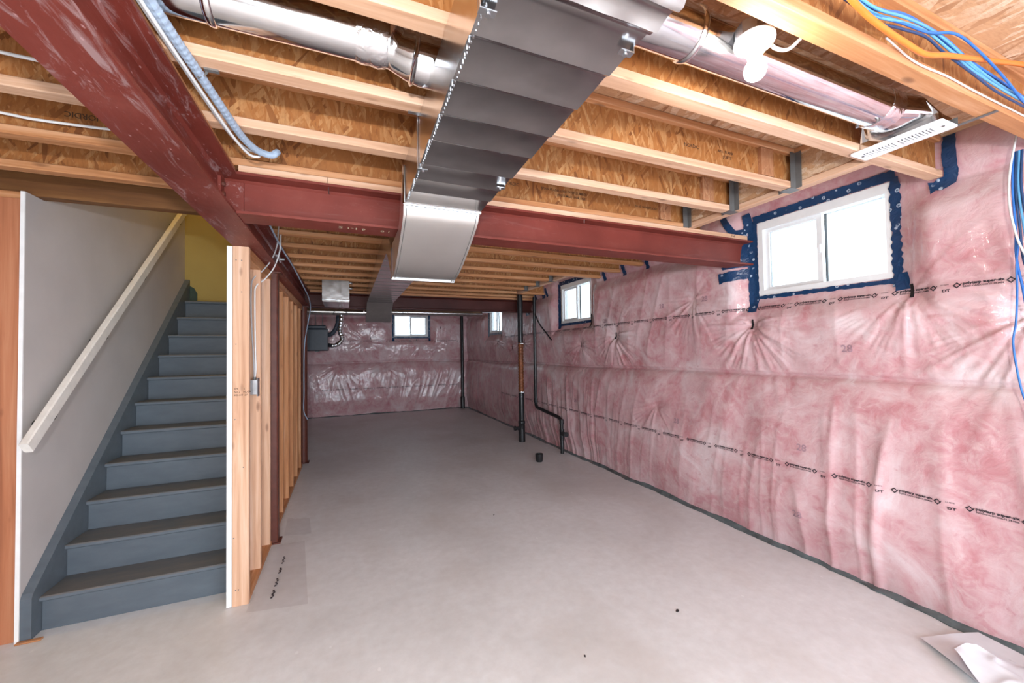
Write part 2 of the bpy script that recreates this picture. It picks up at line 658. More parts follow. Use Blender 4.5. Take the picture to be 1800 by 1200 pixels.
def relief(s, z, pinch, wins, seed=0.0):
    """how far the film stands out from the framing at (s along wall, z)"""
    s, z = np.asarray(s, float), np.asarray(z, float)
    seam = 1.315 + .02 * vn(s * .6 + seed, s * 0 + 3)
    lo = np.clip(z / seam, 0, 1)
    hi = np.clip((z - seam) / (2.47 - seam), 0, 1)
    top = np.clip((z - 2.47) / .3, 0, 1)
    b = np.where(z < seam, .105 * (1 - lo ** 12) * (.25 + .75 * ss(0, .30, lo)),
                 np.where(z < 2.47, .058 * ss(-.02, .35, hi) * ss(1.0, .86, hi) + .004, .05 * np.sin(np.pi * top)))
    b = b * (.86 + .22 * vn(s * 1.1 + seed, z * .8)) + .010 * vn(s * 2.6 + seed, z * 2.2) + .005 * vn(s * 6 + seed, z * 5)
    b = b - .030 * np.exp(-((z - seam - .004) / .016) ** 2)
    # hanging folds in the lower sheet, fanning out towards the slab
    tilt = 2.2 * (1.3 - z) * vn(s * .55 + 3 + seed, s * 0 + 5)
    fold = 1 - np.abs(vn(s * 5.2 + seed + tilt, z * .7 + 7))
    fold2 = 1 - np.abs(vn(s * 13 + seed + 11 + 2.4 * tilt, z * .6 + 2))
    mask = ss(1.33, .75, z) * (.35 + .65 * ss(-.1, .5, vn(s * .8 + 4 + seed, z * 0 + 1)))
    b = b + mask * (.019 * fold ** 4 + .011 * fold2 ** 5) + ss(1.3, 1.6, z) * ss(2.5, 2.2, z) * .006 * fold ** 4
    for (a0, z0, k) in pinch:
        ds, dz = s - a0, z - z0
        d = np.sqrt(ds * ds + dz * dz) + 1e-6
        th = np.arctan2(dz, ds)
        b = b - .055 * k * np.exp(-(d / .10) ** 2)
        rays = np.maximum(0, vn(th * 5.5 + a0 * 7, th * 0 + 3 + d * .6)) ** 1.3 + .6 * np.maximum(0, vn(th * 11 + a0 * 5, th * 0 + 9)) ** 1.5
        side = np.where(dz < .04, 1.0, .35)
        b = b + .034 * k * rays * side * np.exp(-(d / .30)) * ss(0, .06, d)
        # fine puckers at the rim of the pulled dish
        b = b + .0045 * k * np.cos(th * 46 + 9 * vn(th * 3, th * 0)) * np.exp(-((d - .33) / .07) ** 2) * np.where(dz < 0.05, 1, .2)
    for (a0, a1) in wins:
        q = np.maximum(np.maximum(a0 - s, s - a1), np.maximum(WIN_Z[0] - z, z - WIN_Z[1]))
        g = 1 - ss(.02, .22, q)
        b = b * (1 - g) + (-.035) * g
    return np.maximum(b, -.06)


WALL_X, WALL_Y = 3.150, 10.78


def wallx(y, z):
    return WALL_X - relief(y, z, PINCH, WIN_R)


def wally(x, z):
    return WALL_Y - relief(x, z, PINCH_B, [WIN_B], 31.0)


def relief_wall(name, f, s0, s1, z1, wins, swap, ds=.0125, dz=.0110):
    ns, nz = int((s1 - s0) / ds) + 1, int(z1 / dz) + 1
    S, Z = np.linspace(s0, s1, ns), np.linspace(0, z1, nz)

    def snap(A, vals):
        for v in vals:
            A[np.argmin(abs(A - v))] = v
    for a, b in wins:
        snap(S, (a, b))
    snap(Z, WIN_Z)
    G, H = np.meshgrid(S, Z, indexing='ij')
    D = f(G, H)
    if swap:
        V = np.stack([G, D, H], -1).reshape(-1, 3)
    else:
        V = np.stack([D, G, H], -1).reshape(-1, 3)
    cs, cz = (S[1:] + S[:-1]) / 2, (Z[1:] + Z[:-1]) / 2
    CS, CZ = np.meshgrid(cs, cz, indexing='ij')
    keep = np.ones_like(CS, bool)
    for a, b in wins:
        keep &= ~((CS > a) & (CS < b) & (CZ > WIN_Z[0]) & (CZ < WIN_Z[1]))
    I, J = np.nonzero(keep)
    a = I * nz + J
    q = np.stack([a, a + nz, a + nz + 1, a + 1], 1)
    if not swap:
        q = q[:, ::-1]
    q = q.astype(np.int32)
    me = bpy.data.meshes.new(name)
    me.vertices.add(len(V))
    me.vertices.foreach_set('co', V.astype(np.float32).ravel())
    me.loops.add(q.size)
    me.loops.foreach_set('vertex_index', q.ravel())
    me.polygons.add(len(q))
    me.polygons.foreach_set('loop_start', np.arange(0, q.size, 4, dtype=np.int32))
    me.update(calc_edges=True)
    me.validate()
    me.polygons.foreach_set('use_smooth', [True] * len(me.polygons))
    me.materials.append(M['pink'])
    ob = bpy.data.objects.new(name, me)
    COL.objects.link(ob)
    ORG[ob] = Vector((0, 0, 0))
    return ob


def holes_wall(mb, axis, a, b, s0, s1, z0, z1, wins):
    """solid wall made of boxes around window holes; axis 0: thickness in x, runs along y"""
    def bx(p0, p1, q0, q1):
        if axis == 0:
            mb.box(a, b, p0, p1, q0, q1)
        else:
            mb.box(p0, p1, a, b, q0, q1)
    cur = s0
    for w0, w1, y0, y1 in sorted(wins):
        bx(cur, w0, z0, z1)
        if y0 > z0:
            bx(w0, w1, z0, y0)
        if y1 < z1:
            bx(w0, w1, y1, z1)
        cur = w1
    bx(cur, s1, z0, z1)


SUB = 2.731
Y_FRONT = -2.0
wall_right = tag(relief_wall('wall_right', wallx, Y_FRONT, 10.80, 2.735, WIN_R, False), 'pink batt insulation under clear poly film with printed lines along the long wall', kind='structure')
wall_back = tag(relief_wall('wall_back', wally, -3.3, 3.2, 2.735, [WIN_B], True, .016, .014), 'pink batt insulation under clear poly film across the far end', kind='structure')
mb = MB()
holes_wall(mb, 0, 3.27, 3.45, Y_FRONT, 11.1, -.1, 2.9, [(a - .1, b + .8, WIN_Z[0] - .15, WIN_Z[1] + .1) for a, b in WIN_R])
mb.build('foundation', 'foundation', wall_right)
mb = MB()
holes_wall(mb, 1, 10.90, 11.08, -3.4, 3.27, -.1, 2.9, [(WIN_B[0] - .1, WIN_B[1] + .2, WIN_Z[0] - .1, WIN_Z[1] + .1)])
mb.build('foundation', 'foundation', wall_back)

tag(MB().box(-3.4, 3.27, Y_FRONT - .15, 10.9, -.12, 0).build('floor', 'concrete', origin=(0, 0, 0)), 'bare pale grey concrete slab', kind='structure')
mb = MB()   # subfloor with the stair opening
mb.box(-3.4, 3.27, Y_FRONT - .15, 3.25, SUB, SUB + .019)
mb.box(-3.4, -1.675, 3.25, 5.47, SUB, SUB + .019)
mb.box(-.66, 3.27, 3.25, 5.47, SUB, SUB + .019)
mb.box(-3.4, 3.27, 5.47, 10.9, SUB, SUB + .019)
tag(mb.build('ceiling', 'osb_sub', origin=(0, 0, 0)), 'oriented strand board subfloor above the joists', kind='structure')
tag(MB().box(-3.4, -3.3, Y_FRONT - .15, 10.9, 0, SUB).build('wall_left', 'foundation'), 'plain concrete wall beyond the stairs', kind='structure')
mb = MB()
holes_wall(mb, 1, Y_FRONT - .15, Y_FRONT, -3.3, 3.27, 0, SUB, [(-.8, 2.9, .05, 2.19)])
tag(mb.build('wall_front', 'drywall'), 'plain wall with a wide door opening added for daylight', kind='structure')
dr = tag(empty('added_daylight_door', (1.05, Y_FRONT - .08, .05)), 'wide sliding glass door added to let in daylight', kind='structure')  # unseen glazed door, added to send cool daylight onto the foreground
mb = MB()
yy = Y_FRONT
for x0, x1, z0, z1 in ((-.8, -.74, .05, 2.19), (2.84, 2.9, .05, 2.19), (-.74, 2.84, .05, .11), (-.74, 2.84, 2.13, 2.19), (1.02, 1.08, .11, 2.13)):
    mb.box(x0, x1, yy - .12, yy - .04, z0, z1)
mb.build('frame', 'vinyl', dr)
for x0, x1 in ((-.74, 1.02), (1.08, 2.84)):
    MB().box(x0, x1, yy - .085, yy - .079, .11, 2.13).build('pane', 'glass', dr)

# stairwell drywall
mb = MB().box(-1.675, -1.66, 3.08, 3.25, 0, 2.488)
mb.box(-1.675, -1.66, 3.25, 5.47, 0, 5.0)
wsl = tag(mb.build('wall_stair_left', 'drywall'), 'grey unpainted drywall beside the stairs behind the handrail', kind='structure')
MB().box(-1.6765, -1.6585, 3.072, 3.081, 0, 2.486).build('raw_edge', 'drywall_edge', wsl)
tag(MB().box(-1.66, -.69, 5.45, 5.47, 0, 5.0).build('wall_stair_back', 'drywall_yellow_lit'), 'drywall at the head of the stairs tinted as in yellow light', kind='structure')
tag(MB().box(-.69, -.675, 3.25, 5.47, 2.24, 5.0).build('wall_stair_right', 'drywall_yellow_lit'), 'drywall above the steel beam on the open side of the stairwell', kind='structure')
tag(MB().box(-1.66, -.69, 3.23, 3.25, 2.75, 5.0).build('wall_stair_front', 'drywall_yellow_lit'), 'drywall over the stair header', kind='structure')
tag(MB().box(-1.675, -.675, 3.23, 5.47, 5.0, 5.02).build('ceiling_stairwell', 'drywall'), 'drywall ceiling high above the stairs', kind='structure')
hl = tag(empty('ceiling_light', (-1.17, 4.5, 4.93)), 'round warm flush light on the stairwell ceiling', 'ceiling light')
MB().lathe([(.15, 0), (.16, .07)], (-1.17, 4.5, 4.93), 24).build('rim', 'enamel', hl, 40)
MB().lathe([(.02, -.07), (.08, -.06), (.12, -.035), (.14, 0)], (-1.17, 4.5, 4.93), 24).build('diffuser', 'hall_lamp', hl, 40)

# ------------------------------------------------------------------ windows


def window(n, axis, s0, s1, base, label):
    """slider window in a wall hole; base is the inner plane of the frame"""
    z0, z1 = WIN_Z
    sg = 1
    o = tag(empty('window_%d' % n, (base, (s0 + s1) / 2, z0) if axis == 0 else ((s0 + s1) / 2, base, z0)), label, kind='structure')

    def bx(mb, p0, p1, d0, d1, q0, q1):
        if axis == 0:
            mb.box(base + d0, base + d1, p0, p1, q0, q1)
        else:
            mb.box(p0, p1, base + d0, base + d1, q0, q1)
        return mb
    mb = MB()
    w = .05
    for p0, p1, q0, q1 in ((s0, s0 + w * .55, z0, z1), (s1 - w * .9, s1, z0, z1), (s0 + w * .55, s1 - w * .9, z0, z0 + w * .8), (s0 + w * .55, s1 - w * .9, z1 - w * 1.3, z1)):
        bx(mb, p0, p1, 0, .10, q0, q1)
    mb.build('frame', 'vinyl', o)
    mid = (s0 + s1) / 2 - .01
    mb = MB()   # sliding sash on the far half
    a0, a1, b0, b1 = mid - .02, s1 - w * .9, z0 + w * .8, z1 - w * 1.3
    e = .028
    for p0, p1, q0, q1 in ((a0, a0 + e * 1.2, b0, b1), (a1 - e * 1.3, a1, b0, b1), (a0 + e * 1.2, a1 - e * 1.3, b0, b0 + e), (a0 + e * 1.2, a1 - e * 1.3, b1 - e, b1)):
        bx(mb, p0, p1, .025, .055, q0, q1)
    sash = mb.build('sash', 'vinyl', o)
    bx(MB(), a0 + e * 1.2, a1 - e * 1.3, .038, .042, b0 + e, b1 - e).build('pane', 'glass_dimmed', sash)
    bx(MB(), a0 + .008, a0 + .022, .012, .026, (b0 + b1) / 2 - .03, (b0 + b1) / 2 + .03).build('latch', 'vinyl', sash)
    bx(MB(), s0 + w * .55, a0, .066, .070, b0, b1).build('pane', 'glass_dimmed', o)
    bx(MB(), a0 - .006, a0, .058, .082, b0, b1).build('gasket', 'black', o)
    return o


window(1, 0, *WIN_R[0], 3.180, 'white vinyl slider window beside the end of the red cross beam')
window(2, 0, *WIN_R[1], 3.180, 'white vinyl slider window beyond the cross beam on the long insulated wall')
window(3, 0, *WIN_R[2], 3.180, 'white vinyl slider window behind the black drain stack')
window(4, 1, *WIN_B, 10.81, 'white vinyl slider window in the far end wall')

# ------------------------------------------------------------------ steel beams


def ibeam(mb, axis, c, hw, z0, z1, a, b, tf=.013, tw=.009):
    """steel I section running along axis from a to b"""
    poly = [(c - hw, z0), (c + hw, z0), (c + hw, z0 + tf), (c + tw / 2 + .012, z0 + tf + .004), (c + tw / 2, z0 + tf + .016),
            (c + tw / 2, z1 - tf - .016), (c + tw / 2 + .012, z1 - tf - .004), (c + hw, z1 - tf), (c + hw, z1),
            (c - hw, z1), (c - hw, z1 - tf), (c - tw / 2 - .012, z1 - tf - .004), (c - tw / 2, z1 - tf - .016),
            (c - tw / 2, z0 + tf + .016), (c - tw / 2 - .012, z0 + tf + .004), (c - hw, z0 + tf)]
    return mb.prism(poly, axis, a, b)


BZ0, BZ1, PLT = 2.240, 2.452, 2.490
LBX = -.577
lb = tag(empty('steel_beam', (LBX, 1.5, BZ0)), 'long red primed steel I beam running from overhead to above the stud partition', 'steel beam', 'red steel beams')
ibeam(MB(), 1, LBX, .083, BZ0, BZ1, Y_FRONT + .01, 6.62).build('i_section', 'red', lb)
MB().lum(LBX - .07, LBX + .07, Y_FRONT + .01, 6.62, BZ1, PLT - .001).build('nailing_plate', 'lum_y', lb)
cb = tag(empty('steel_beam', (1.3, 2.367, BZ0)), 'near red steel cross beam meeting the insulated wall beside the big window', 'steel beam', 'red steel beams')
ibeam(MB(), 0, 2.367, .083, BZ0 + .005, BZ1, LBX + .018, 3.2).build('i_section', 'red_x', cb)
pl = MB().lum(LBX + .09, .0 - .09, 2.290, 2.444, BZ1, PLT - .001).lum(-.088, 3.12, 2.290, 2.444, BZ1, PLT - .001).build('nailing_plate', 'pale_x', cb)
vs, fs = text2d('F-4', .030, .02)
MB().add([(2.93 + x, 2.2895, BZ1 + .008 + y) for x, y in vs], fs).build('printed_mark', 'ink_wood', pl)
mb = MB()   # clip angles and bolts at the connection
mb.box(LBX + .005, LBX + .018, 2.29, 2.355, BZ0 + .03, BZ1 - .03)
mb.box(LBX + .018, LBX + .10, 2.350, 2.3625, BZ0 + .03, BZ1 - .03)
clip = mb.build('clip_angle', 'red', cb)
for z in (2.295, 2.345, 2.395):
    MB().lathe([(.013, 0), (.013, .011)], (LBX + .018, 2.318, z), 6, 0).build('bolt', 'red_dark', clip)
MB().tube([(-.085, 2.279, 2.43), (-.083, 2.281, 2.395)], .002, 5).build('nail', 'zinc', cb)
MB().tube([(1.50, 2.279, 2.44), (1.50, 2.281, 2.415)], .002, 5).build('nail', 'zinc', cb)
mb = MB()   # chalk marks under the flange
for body, x0, sz in (("2 1-1 5", -.02, .05), ("0 1", .20, .045)):
    vs, fs = text2d(body, sz)
    mb.add([(x0 - .02 + x, 2.335 + y, BZ0 + .0035) for x, y in vs], fs)
mb.build('chalk_mark', 'chalk', cb)
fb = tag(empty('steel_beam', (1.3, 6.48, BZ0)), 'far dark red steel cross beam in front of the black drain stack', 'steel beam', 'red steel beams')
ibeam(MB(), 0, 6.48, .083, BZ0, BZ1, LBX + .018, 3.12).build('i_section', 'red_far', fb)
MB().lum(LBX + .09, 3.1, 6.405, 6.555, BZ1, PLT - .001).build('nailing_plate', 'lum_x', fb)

c1 = tag(empty('steel_column', (-.575, 3.835, 0)), 'brown-red square steel column standing among the wall studs', 'column', 'steel columns under the long beam')
MB().lum(-.620, -.530, 3.79, 3.88, .012, BZ0 - .012, .008).build('tube', 'red_dark', c1)
MB().box(-.64, -.51, 3.775, 3.895, 0, .012).build('base_plate', 'red_dark', c1)
MB().box(-.65, -.505, 3.77, 3.90, BZ0 - .012, BZ0 - .001).build('cap_plate', 'red_dark', c1)
c2 = tag(empty('steel_column', (-.577, 6.42, 0)), 'dark steel column past the end of the stud partition', 'column', 'steel columns under the long beam')
MB().tube([(-.577, 6.42, .012), (-.577, 6.42, BZ0 - .012)], .052, 16).build('tube', 'red_dark', c2, 40)
MB().box(-.65, -.505, 6.35, 6.49, 0, .012).build('base_plate', 'red_dark', c2)
MB().box(-.65, -.505, 6.35, 6.49, BZ0 - .012, BZ0 - .001).build('cap_plate', 'red_dark', c2)

# ------------------------------------------------------------------ I-joists
FH, FW = .038, .032


def jy(k):
    return .72 + .4035 * k


def joist(k, x0, x1, label, stiff=()):
    y = jy(k)
    o = tag(empty('floor_joist', ((x0 + x1) / 2, y, PLT)), label, 'joist', 'engineered wood floor joists')
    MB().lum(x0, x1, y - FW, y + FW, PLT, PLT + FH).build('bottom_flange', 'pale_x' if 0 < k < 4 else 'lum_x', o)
    MB().lum(x0, x1, y - FW, y + FW, SUB - FH, SUB - .0005).build('top_flange', 'lum_x', o)
    web = MB().box(x0, x1, y - .005, y + .005, PLT + FH, SUB - FH).build('web', 'osb_web', o)
    for xs in stiff:
        MB().box(xs, xs + .10, y - .027, y - .005, PLT + FH + .004, SUB - FH - .004).build('web_stiffener', 'osb_blk', o)
    return o, web


XL, XR, XH1, XH2, XB = -3.29, 3.085, 2.462, 2.570, -.655
JL = {
    0: (XL, XR, 'I-joist carrying the blue cable bundle beside the bare bulb'),
    1: (XL, XR, 'I-joist with a blue-taped end just past the white register grille'),
    2: (XL, XH1, 'I-joist ending in a metal hanger, second past the bare bulb'),
    3: (XL, XH1, 'I-joist ending in a metal hanger, just before the near cross beam'),
    4: (XL, XH1, 'I-joist lying right over the near red cross beam'),
    5: (XL, XR, 'first I-joist behind the near cross beam'),
    6: (XB, XR, 'second I-joist behind the near cross beam'),
    7: (XB, XR, 'third I-joist behind the near cross beam'),
    8: (XB, XR, 'fourth I-joist behind the near cross beam'),
    9: (XB, XR, 'I-joist on the near side of the second window trimmer'),
    10: (XB, XH2, 'first of three I-joists hung on the second window trimmer'),
    11: (XB, XH2, 'middle of three I-joists hung on the second window trimmer'),
    12: (XL, XH2, 'last of three I-joists hung on the second window trimmer'),
    13: (XL, XR, 'I-joist on the far side of the second window trimmer'),
    14: (XL, XR, 'I-joist lying right over the far cross beam'),
}
J = {}
for k, (a, b, lb_) in JL.items():
    st = {2: (2.18,), 3: (2.18,), 4: (2.20,)}.get(k, ())
    J[k] = joist(k, a, b, 'engineered wood ' + lb_, st)
for j in (4,):
    MB().box(-.46, -.36, jy(j) - .027, jy(j) - .005, PLT + FH + .004, SUB - FH - .004).build('web_stiffener', 'osb_web', J[j][0])


def print_on_web(k, x, z, body, size, flip=False):
    vs, fs = text2d(body, size, .012)
    s = -1 if flip else 1
    MB().add([(x + s * px, jy(k) - .0062, z + s * pz) for px, pz in vs], fs).build('printed_lettering', 'ink_wood', J[k][1])


print_on_web(4, -1.005, 2.632, 'NORDIC', .034, True)
print_on_web(2, 1.62, 2.600, 'NORDIC', .026)
print_on_web(2, 1.86, 2.612, 'APA  PLANK', .022)
print_on_web(2, 1.90, 2.585, 'JOISTS', .022)
print_on_web(4, .93, 2.62, 'NORDIC', .028)
print_on_web(4, 1.20, 2.625, 'SPAN PLANK-LINE OVER LUMBER', .024)
print_on_web(4, 1.32, 2.595, 'JOISTS MAX   FOR LINE', .022)
print_on_web(4, 1.98, 2.605, 'NI-20  NORDIC JOIST', .022)


def trimmer(x, k0, k1, cut, label):
    y0, y1 = jy(k0) + FW, jy(k1) - FW
    o = tag(empty('window_trimmer', (x, (y0 + y1) / 2, PLT)), label, 'joist')
    MB().lum(x - FW + .002, x + FW, y0, y1, PLT, PLT + FH).build('bottom_flange', 'pale_y', o)
    MB().lum(x - FW + .002, x + FW, y0, y1, SUB - FH, SUB - .0005).build('top_flange', 'lum_y', o)
    MB().box(x - .02, x + .005, y0, y1, PLT + FH, SUB - FH).build('web', 'osb_sub', o)
    for k in cut:
        y = jy(k)
        mb = MB()
        for s in (-1, 1):
            ya, yb = sorted((y + s * (FW + .0008), y + s * (FW + .0026)))
            mb.box(x - .078, x - FW + .001, ya, yb, PLT - .002, SUB - .03)
            ya, yb = sorted((y + s * (FW + .0008), y + s * (FW + .036)))
            mb.box(x - FW - .0015, x - FW + .0008, ya, yb, PLT - .002, SUB - .03)
        mb.box(x - .078, x - FW + .002, y - FW - .0026, y + FW + .0026, PLT - .0035, PLT - .0015)
        mb.box(x - FW + .002, x + .012, y - FW, y + FW, PLT - .003, PLT - .001)
        mb.build('joist_hanger', 'hanger', o)
    return o


trimmer(2.497, 1, 5, (2, 3, 4), 'short I-joist trimmer with metal hangers in front of the big window')
trimmer(2.605, 9, 13, (10, 11, 12), 'short pale-bottomed I-joist trimmer in front of the second window')
tag(MB().lum(-3.29, -.665, 3.155, 3.235, PLT, SUB - .0005).build('stair_header', 'lvl_x'), 'dark brown timber header across the stair opening', 'header')
# ------------------------------------------------------------------ stud partition
sp = tag(empty('stud_partition', (-.615, 4.6, 0)), 'open wood stud partition under the long red beam beside the stairs', 'stud wall')
SX0, SX1 = -.660, -.571
MB().lum(SX0, SX1, 2.995, 3.77, .001, .039).build('bottom_plate', 'lum_y', sp)
MB().lum(SX0, SX1, 3.90, 6.20, .001, .039).build('bottom_plate', 'lum_y', sp)
for z in (2.163, 2.2015):
    MB().lum(SX0, SX1, 2.995, 3.765, z, z + .0375).build('top_plate', 'lum_y', sp)
    MB().lum(SX0, SX1, 3.905, 6.20, z, z + .0375).build('top_plate', 'lum_y', sp)
st1 = MB().lum(SX0, SX1, 2.955, 2.993, .001, 2.238).build('stud', 'pale_z', sp)
for i, y in enumerate((3.32, 3.70, 4.02, 4.40, 4.80, 5.20, 5.60, 6.0)):
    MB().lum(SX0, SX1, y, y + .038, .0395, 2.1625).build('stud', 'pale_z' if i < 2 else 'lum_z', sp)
MB().box(-.6885, -.661, 2.956, 5.45, .004, 2.236).build('drywall_sheet', 'drywall_edge', sp)
mb = MB()
for body, x, z in (('SPF', -.650, 1.335), ('No.2', -.650, 1.315), ('KD-HT', -.650, 1.295), ('S', -.600, 1.335), ('NLGA', -.602, 1.315), ('27', -.595, 1.295)):
    vs, fs = text2d(body, .016, .01)
    mb.add([(x + px, 2.9545, z + pz) for px, pz in vs], fs)
mb.build('grade_stamp', 'ink_wood', st1)
for x, z in ((-.64, .10), (-.625, .10), (-.65, .42), (-.60, .85), (-.645, 1.15), (-.64, 1.62), (-.61, 1.95), (-.64, 2.15), (-.61, 2.15)):
    MB().lathe([(.0035, 0), (.0035, .003)], (x, 2.952, z), 8, 1).build('nail_head', 'hanger', st1)

wp = tag(empty('wood_post', (-1.75, 3.11, 0)), 'reddish wood end stud beside the drywall at the foot of the stairs', 'post')
MB().lum(-1.823, -1.679, 3.09, 3.128, .001, 2.448).build('stud', 'fir_z', wp)
MB().lum(-2.6, -1.680, 3.088, 3.15, 2.450, 2.488).build('top_plate', 'lum_x', wp)

# ------------------------------------------------------------------ stairs
stairs = tag(empty('staircase', (-1.15, 3.15, 0)), 'closed flight of slate blue painted wooden stairs', 'stairs')
NK = 11
NY, NZ = (lambda k: 3.135 + .2155 * (k - 1)), (lambda k: .199 + .195 * (k - 1))
TX0, TX1 = -1.611, -.7045
for k in range(1, NK + 1):
    y, z = NY(k), NZ(k)
    ye = (NY(k + 1) + .040) if k < NK else 5.448
    c = .006
    poly = [(y + c, z - .028), (ye, z - .028), (ye, z), (y + c, z), (y, z - c), (y, z - .028 + c)]
    MB().prism(poly, 0, TX0, TX1).build('tread', 'tread', stairs)
    MB().box(TX0 + .001, TX1 - .001, y + .024, y + .042, .001 if k == 1 else NZ(k - 1) + .0005, z - .0285).build('riser', 'stair', stairs)
poly = [(3.078, .002), (3.078, .225), (3.092, .25), (5.448, 2.40), (5.448, 1.95), (3.42, .002)]
MB().prism(poly, 0, -1.6585, -1.612).build('stringer', 'stair', stairs)
poly = [(3.05, .002), (3.05, .20), (5.448, 2.36), (5.448, 1.95), (3.42, .002)]
MB().prism(poly, 0, -.7035, -.6895).build('stringer', 'stair', stairs)
MB().prism([(-1.610, 2.15), (-1.545, 2.15), (-1.545, 2.25), (-1.575, 2.31), (-1.61, 2.33)], 1, 5.436, 5.449).build('end_block', 'wood_dark_end', stairs)

hr = tag(empty('handrail', (-1.59, 3.0, 1.0)), 'straight white wooden handrail on the drywall up the stairs', 'handrail')
p0, p1 = Vector((-1.572, 2.945, 1.075)), Vector((-1.572, 5.12, 3.060))
d = (p1 - p0).normalized()
nrm = Vector((0, -d.z, d.y))
mb = MB()
h, t_, c = .036, .019, .006
prof = [(-t_ + c, -h), (t_ - c, -h), (t_, -h + c), (t_, h - c), (t_ - c, h), (-t_ + c, h), (-t_, h - c), (-t_, -h + c)]
vs = [tuple(q + Vector((a, 0, 0)) + nrm * b) for q in (p0, p1) for a, b in prof]
mb.add(vs, [(i, (i + 1) % 8, 8 + (i + 1) % 8, 8 + i) for i in range(8)] + [tuple(range(7, -1, -1)), tuple(range(8, 16))])
mb.build('rail', 'white_paint', hr)
for f in (.09, .335, .60, .95):
    q = p0.lerp(p1, f) - nrm * (h + .012)
    mb = MB().tube(spline([(-1.659, q.y, q.z - .05), (-1.62, q.y, q.z - .045), (-1.578, q.y, q.z - .02), (-1.572, q.y, q.z + .014)], 4), .007, 8)
    mb.lathe([(.026, 0), (.026, .006), (.012, .012)], (-1.6595, q.y, q.z - .05), 12, 0)
    mb.build('bracket', 'black', hr, 40)

# ------------------------------------------------------------------ main rectangular duct
DX0, DX1, DZ = .268, .656, 2.290
duct = tag(empty('main_duct', (.46, .9, DZ)), 'wide flat galvanised trunk duct hung below the joists, dipping under the cross beam', 'duct')


def duct_piece(name, x0, x1, prof, mat='galv'):
    """prof: list of (y, z_bottom, z_top)"""
    n = len(prof)
    vs = []
    for y, zb, zt in prof:
        vs += [(x0, y, zb), (x1, y, zb), (x1, y, zt), (x0, y, zt)]
    fs = [(0, 3, 2, 1), tuple(4 * (n - 1) + i for i in range(4))]
    for k in range(n - 1):
        for i in range(4):
            j = (i + 1) % 4
            fs.append((4 * k + i, 4 * k + j, 4 * (k + 1) + j, 4 * (k + 1) + i))
    return MB().add(vs, fs).build(name, mat, duct, 30)


# near run: every gore between two cross beads is pressed very slightly proud
BEADS = [.735, .871, 1.032, 1.200, 1.360, 1.550, 1.692, 1.83, 1.985]
prof = [(Y_FRONT + .3, DZ, 2.486), (.715, DZ, 2.486)]
for a, b in zip(BEADS[:-1], BEADS[1:]):
    prof += [(a, DZ + .001, 2.486), (a + .012, DZ + .0045, 2.486), (b - .03, DZ - .003, 2.486), (b - .008, DZ - .004, 2.486)]
prof.append((BEADS[-1], DZ, 2.486))
run = duct_piece('near_run', DX0, DX1, prof)
mb = MB()
for i in range(78):
    y = .50 + i * .0185
    if y > 1.95:
        break
    mb.lathe([(.0028, -.0025), (.0028, .003)], (DX0 + .009, y, DZ - .003), 6)
tag(mb.build('lock_seam_dimples', 'zinc', run), kind='stuff')
prof = []
for i in range(25):
    f = i / 24
    y = 2.0 + .57 * f
    zb = DZ - .27 * (.55 * math.sqrt(1 - (1 - f) ** 2) + .45 * float(ss(0, 1, f)))
    zt = 2.486 - .252 * float(ss(.0, .44, f))
    prof.append((y, zb, min(zt, max(zb + .12, 2.232) if f > .45 else zt)))
og = duct_piece('offset_down', DX0 - .002, DX1 + .002, prof, 'galv_floor_lit')
for xe in (DX0 + .012, DX1 - .012):
    MB().tube([(xe, y_, z_ - .0005) for y_, z_, _ in prof], .0022, 6).build('edge_seam', 'hanger', og)
duct_piece('offset_up', DX0 + .004, DX1 - .01, [(2.575 + .5 * i / 12, 2.022 + .268 * float(ss(0, 1, i / 12)), 2.232 + .254 * float(ss(.1, 1, i / 12))) for i in range(13)])
run2 = duct_piece('far_run', .274, .640, [(3.08, DZ, 2.486), (6.03, DZ, 2.486)])
for i in range(14):
    y = 3.3 + i * .2
    MB().prism([(y - .007, DZ + .001), (y, DZ - .003), (y + .007, DZ + .001)], 0, .276, .638).build('cross_bead', 'galv', run2)
duct_piece('far_offset_down', .274, .640, [(6.03 + .58 * i / 16, DZ - .26 * float(ss(0, .9, i / 16)), max(2.486 - .256 * float(ss(0, .5, i / 16)), DZ - .26 * float(ss(0, .9, i / 16)) + .1)) for i in range(17)])
duct_piece('far_offset_up', .276, .638, [(6.615 + .5 * i / 10, 2.03 + .26 * float(ss(0, 1, i / 10)), 2.23 + .256 * float(ss(.1, 1, i / 10))) for i in range(11)])
duct_piece('end_run', .276, .638, [(7.116, DZ, 2.486), (8.4, DZ, 2.486)])
for y, nm in ((1.990, 'drive_cleat'), (2.572, 'drive_cleat')):
    z = DZ if y < 2.2 else 2.02
    mb = MB().tube([(DX0 - .006, y, z - .004), (DX1 + .006, y, z - .004)], .0075, 8)
    mb.tube([(DX0 - .006, y, z - .004), (DX0 - .006, y, z + .19)], .005, 6)
    mb.tube([(DX1 + .006, y, z - .004), (DX1 + .006, y, z + .19)], .005, 6)
    mb.build(nm, 'pipe', duct, 40)
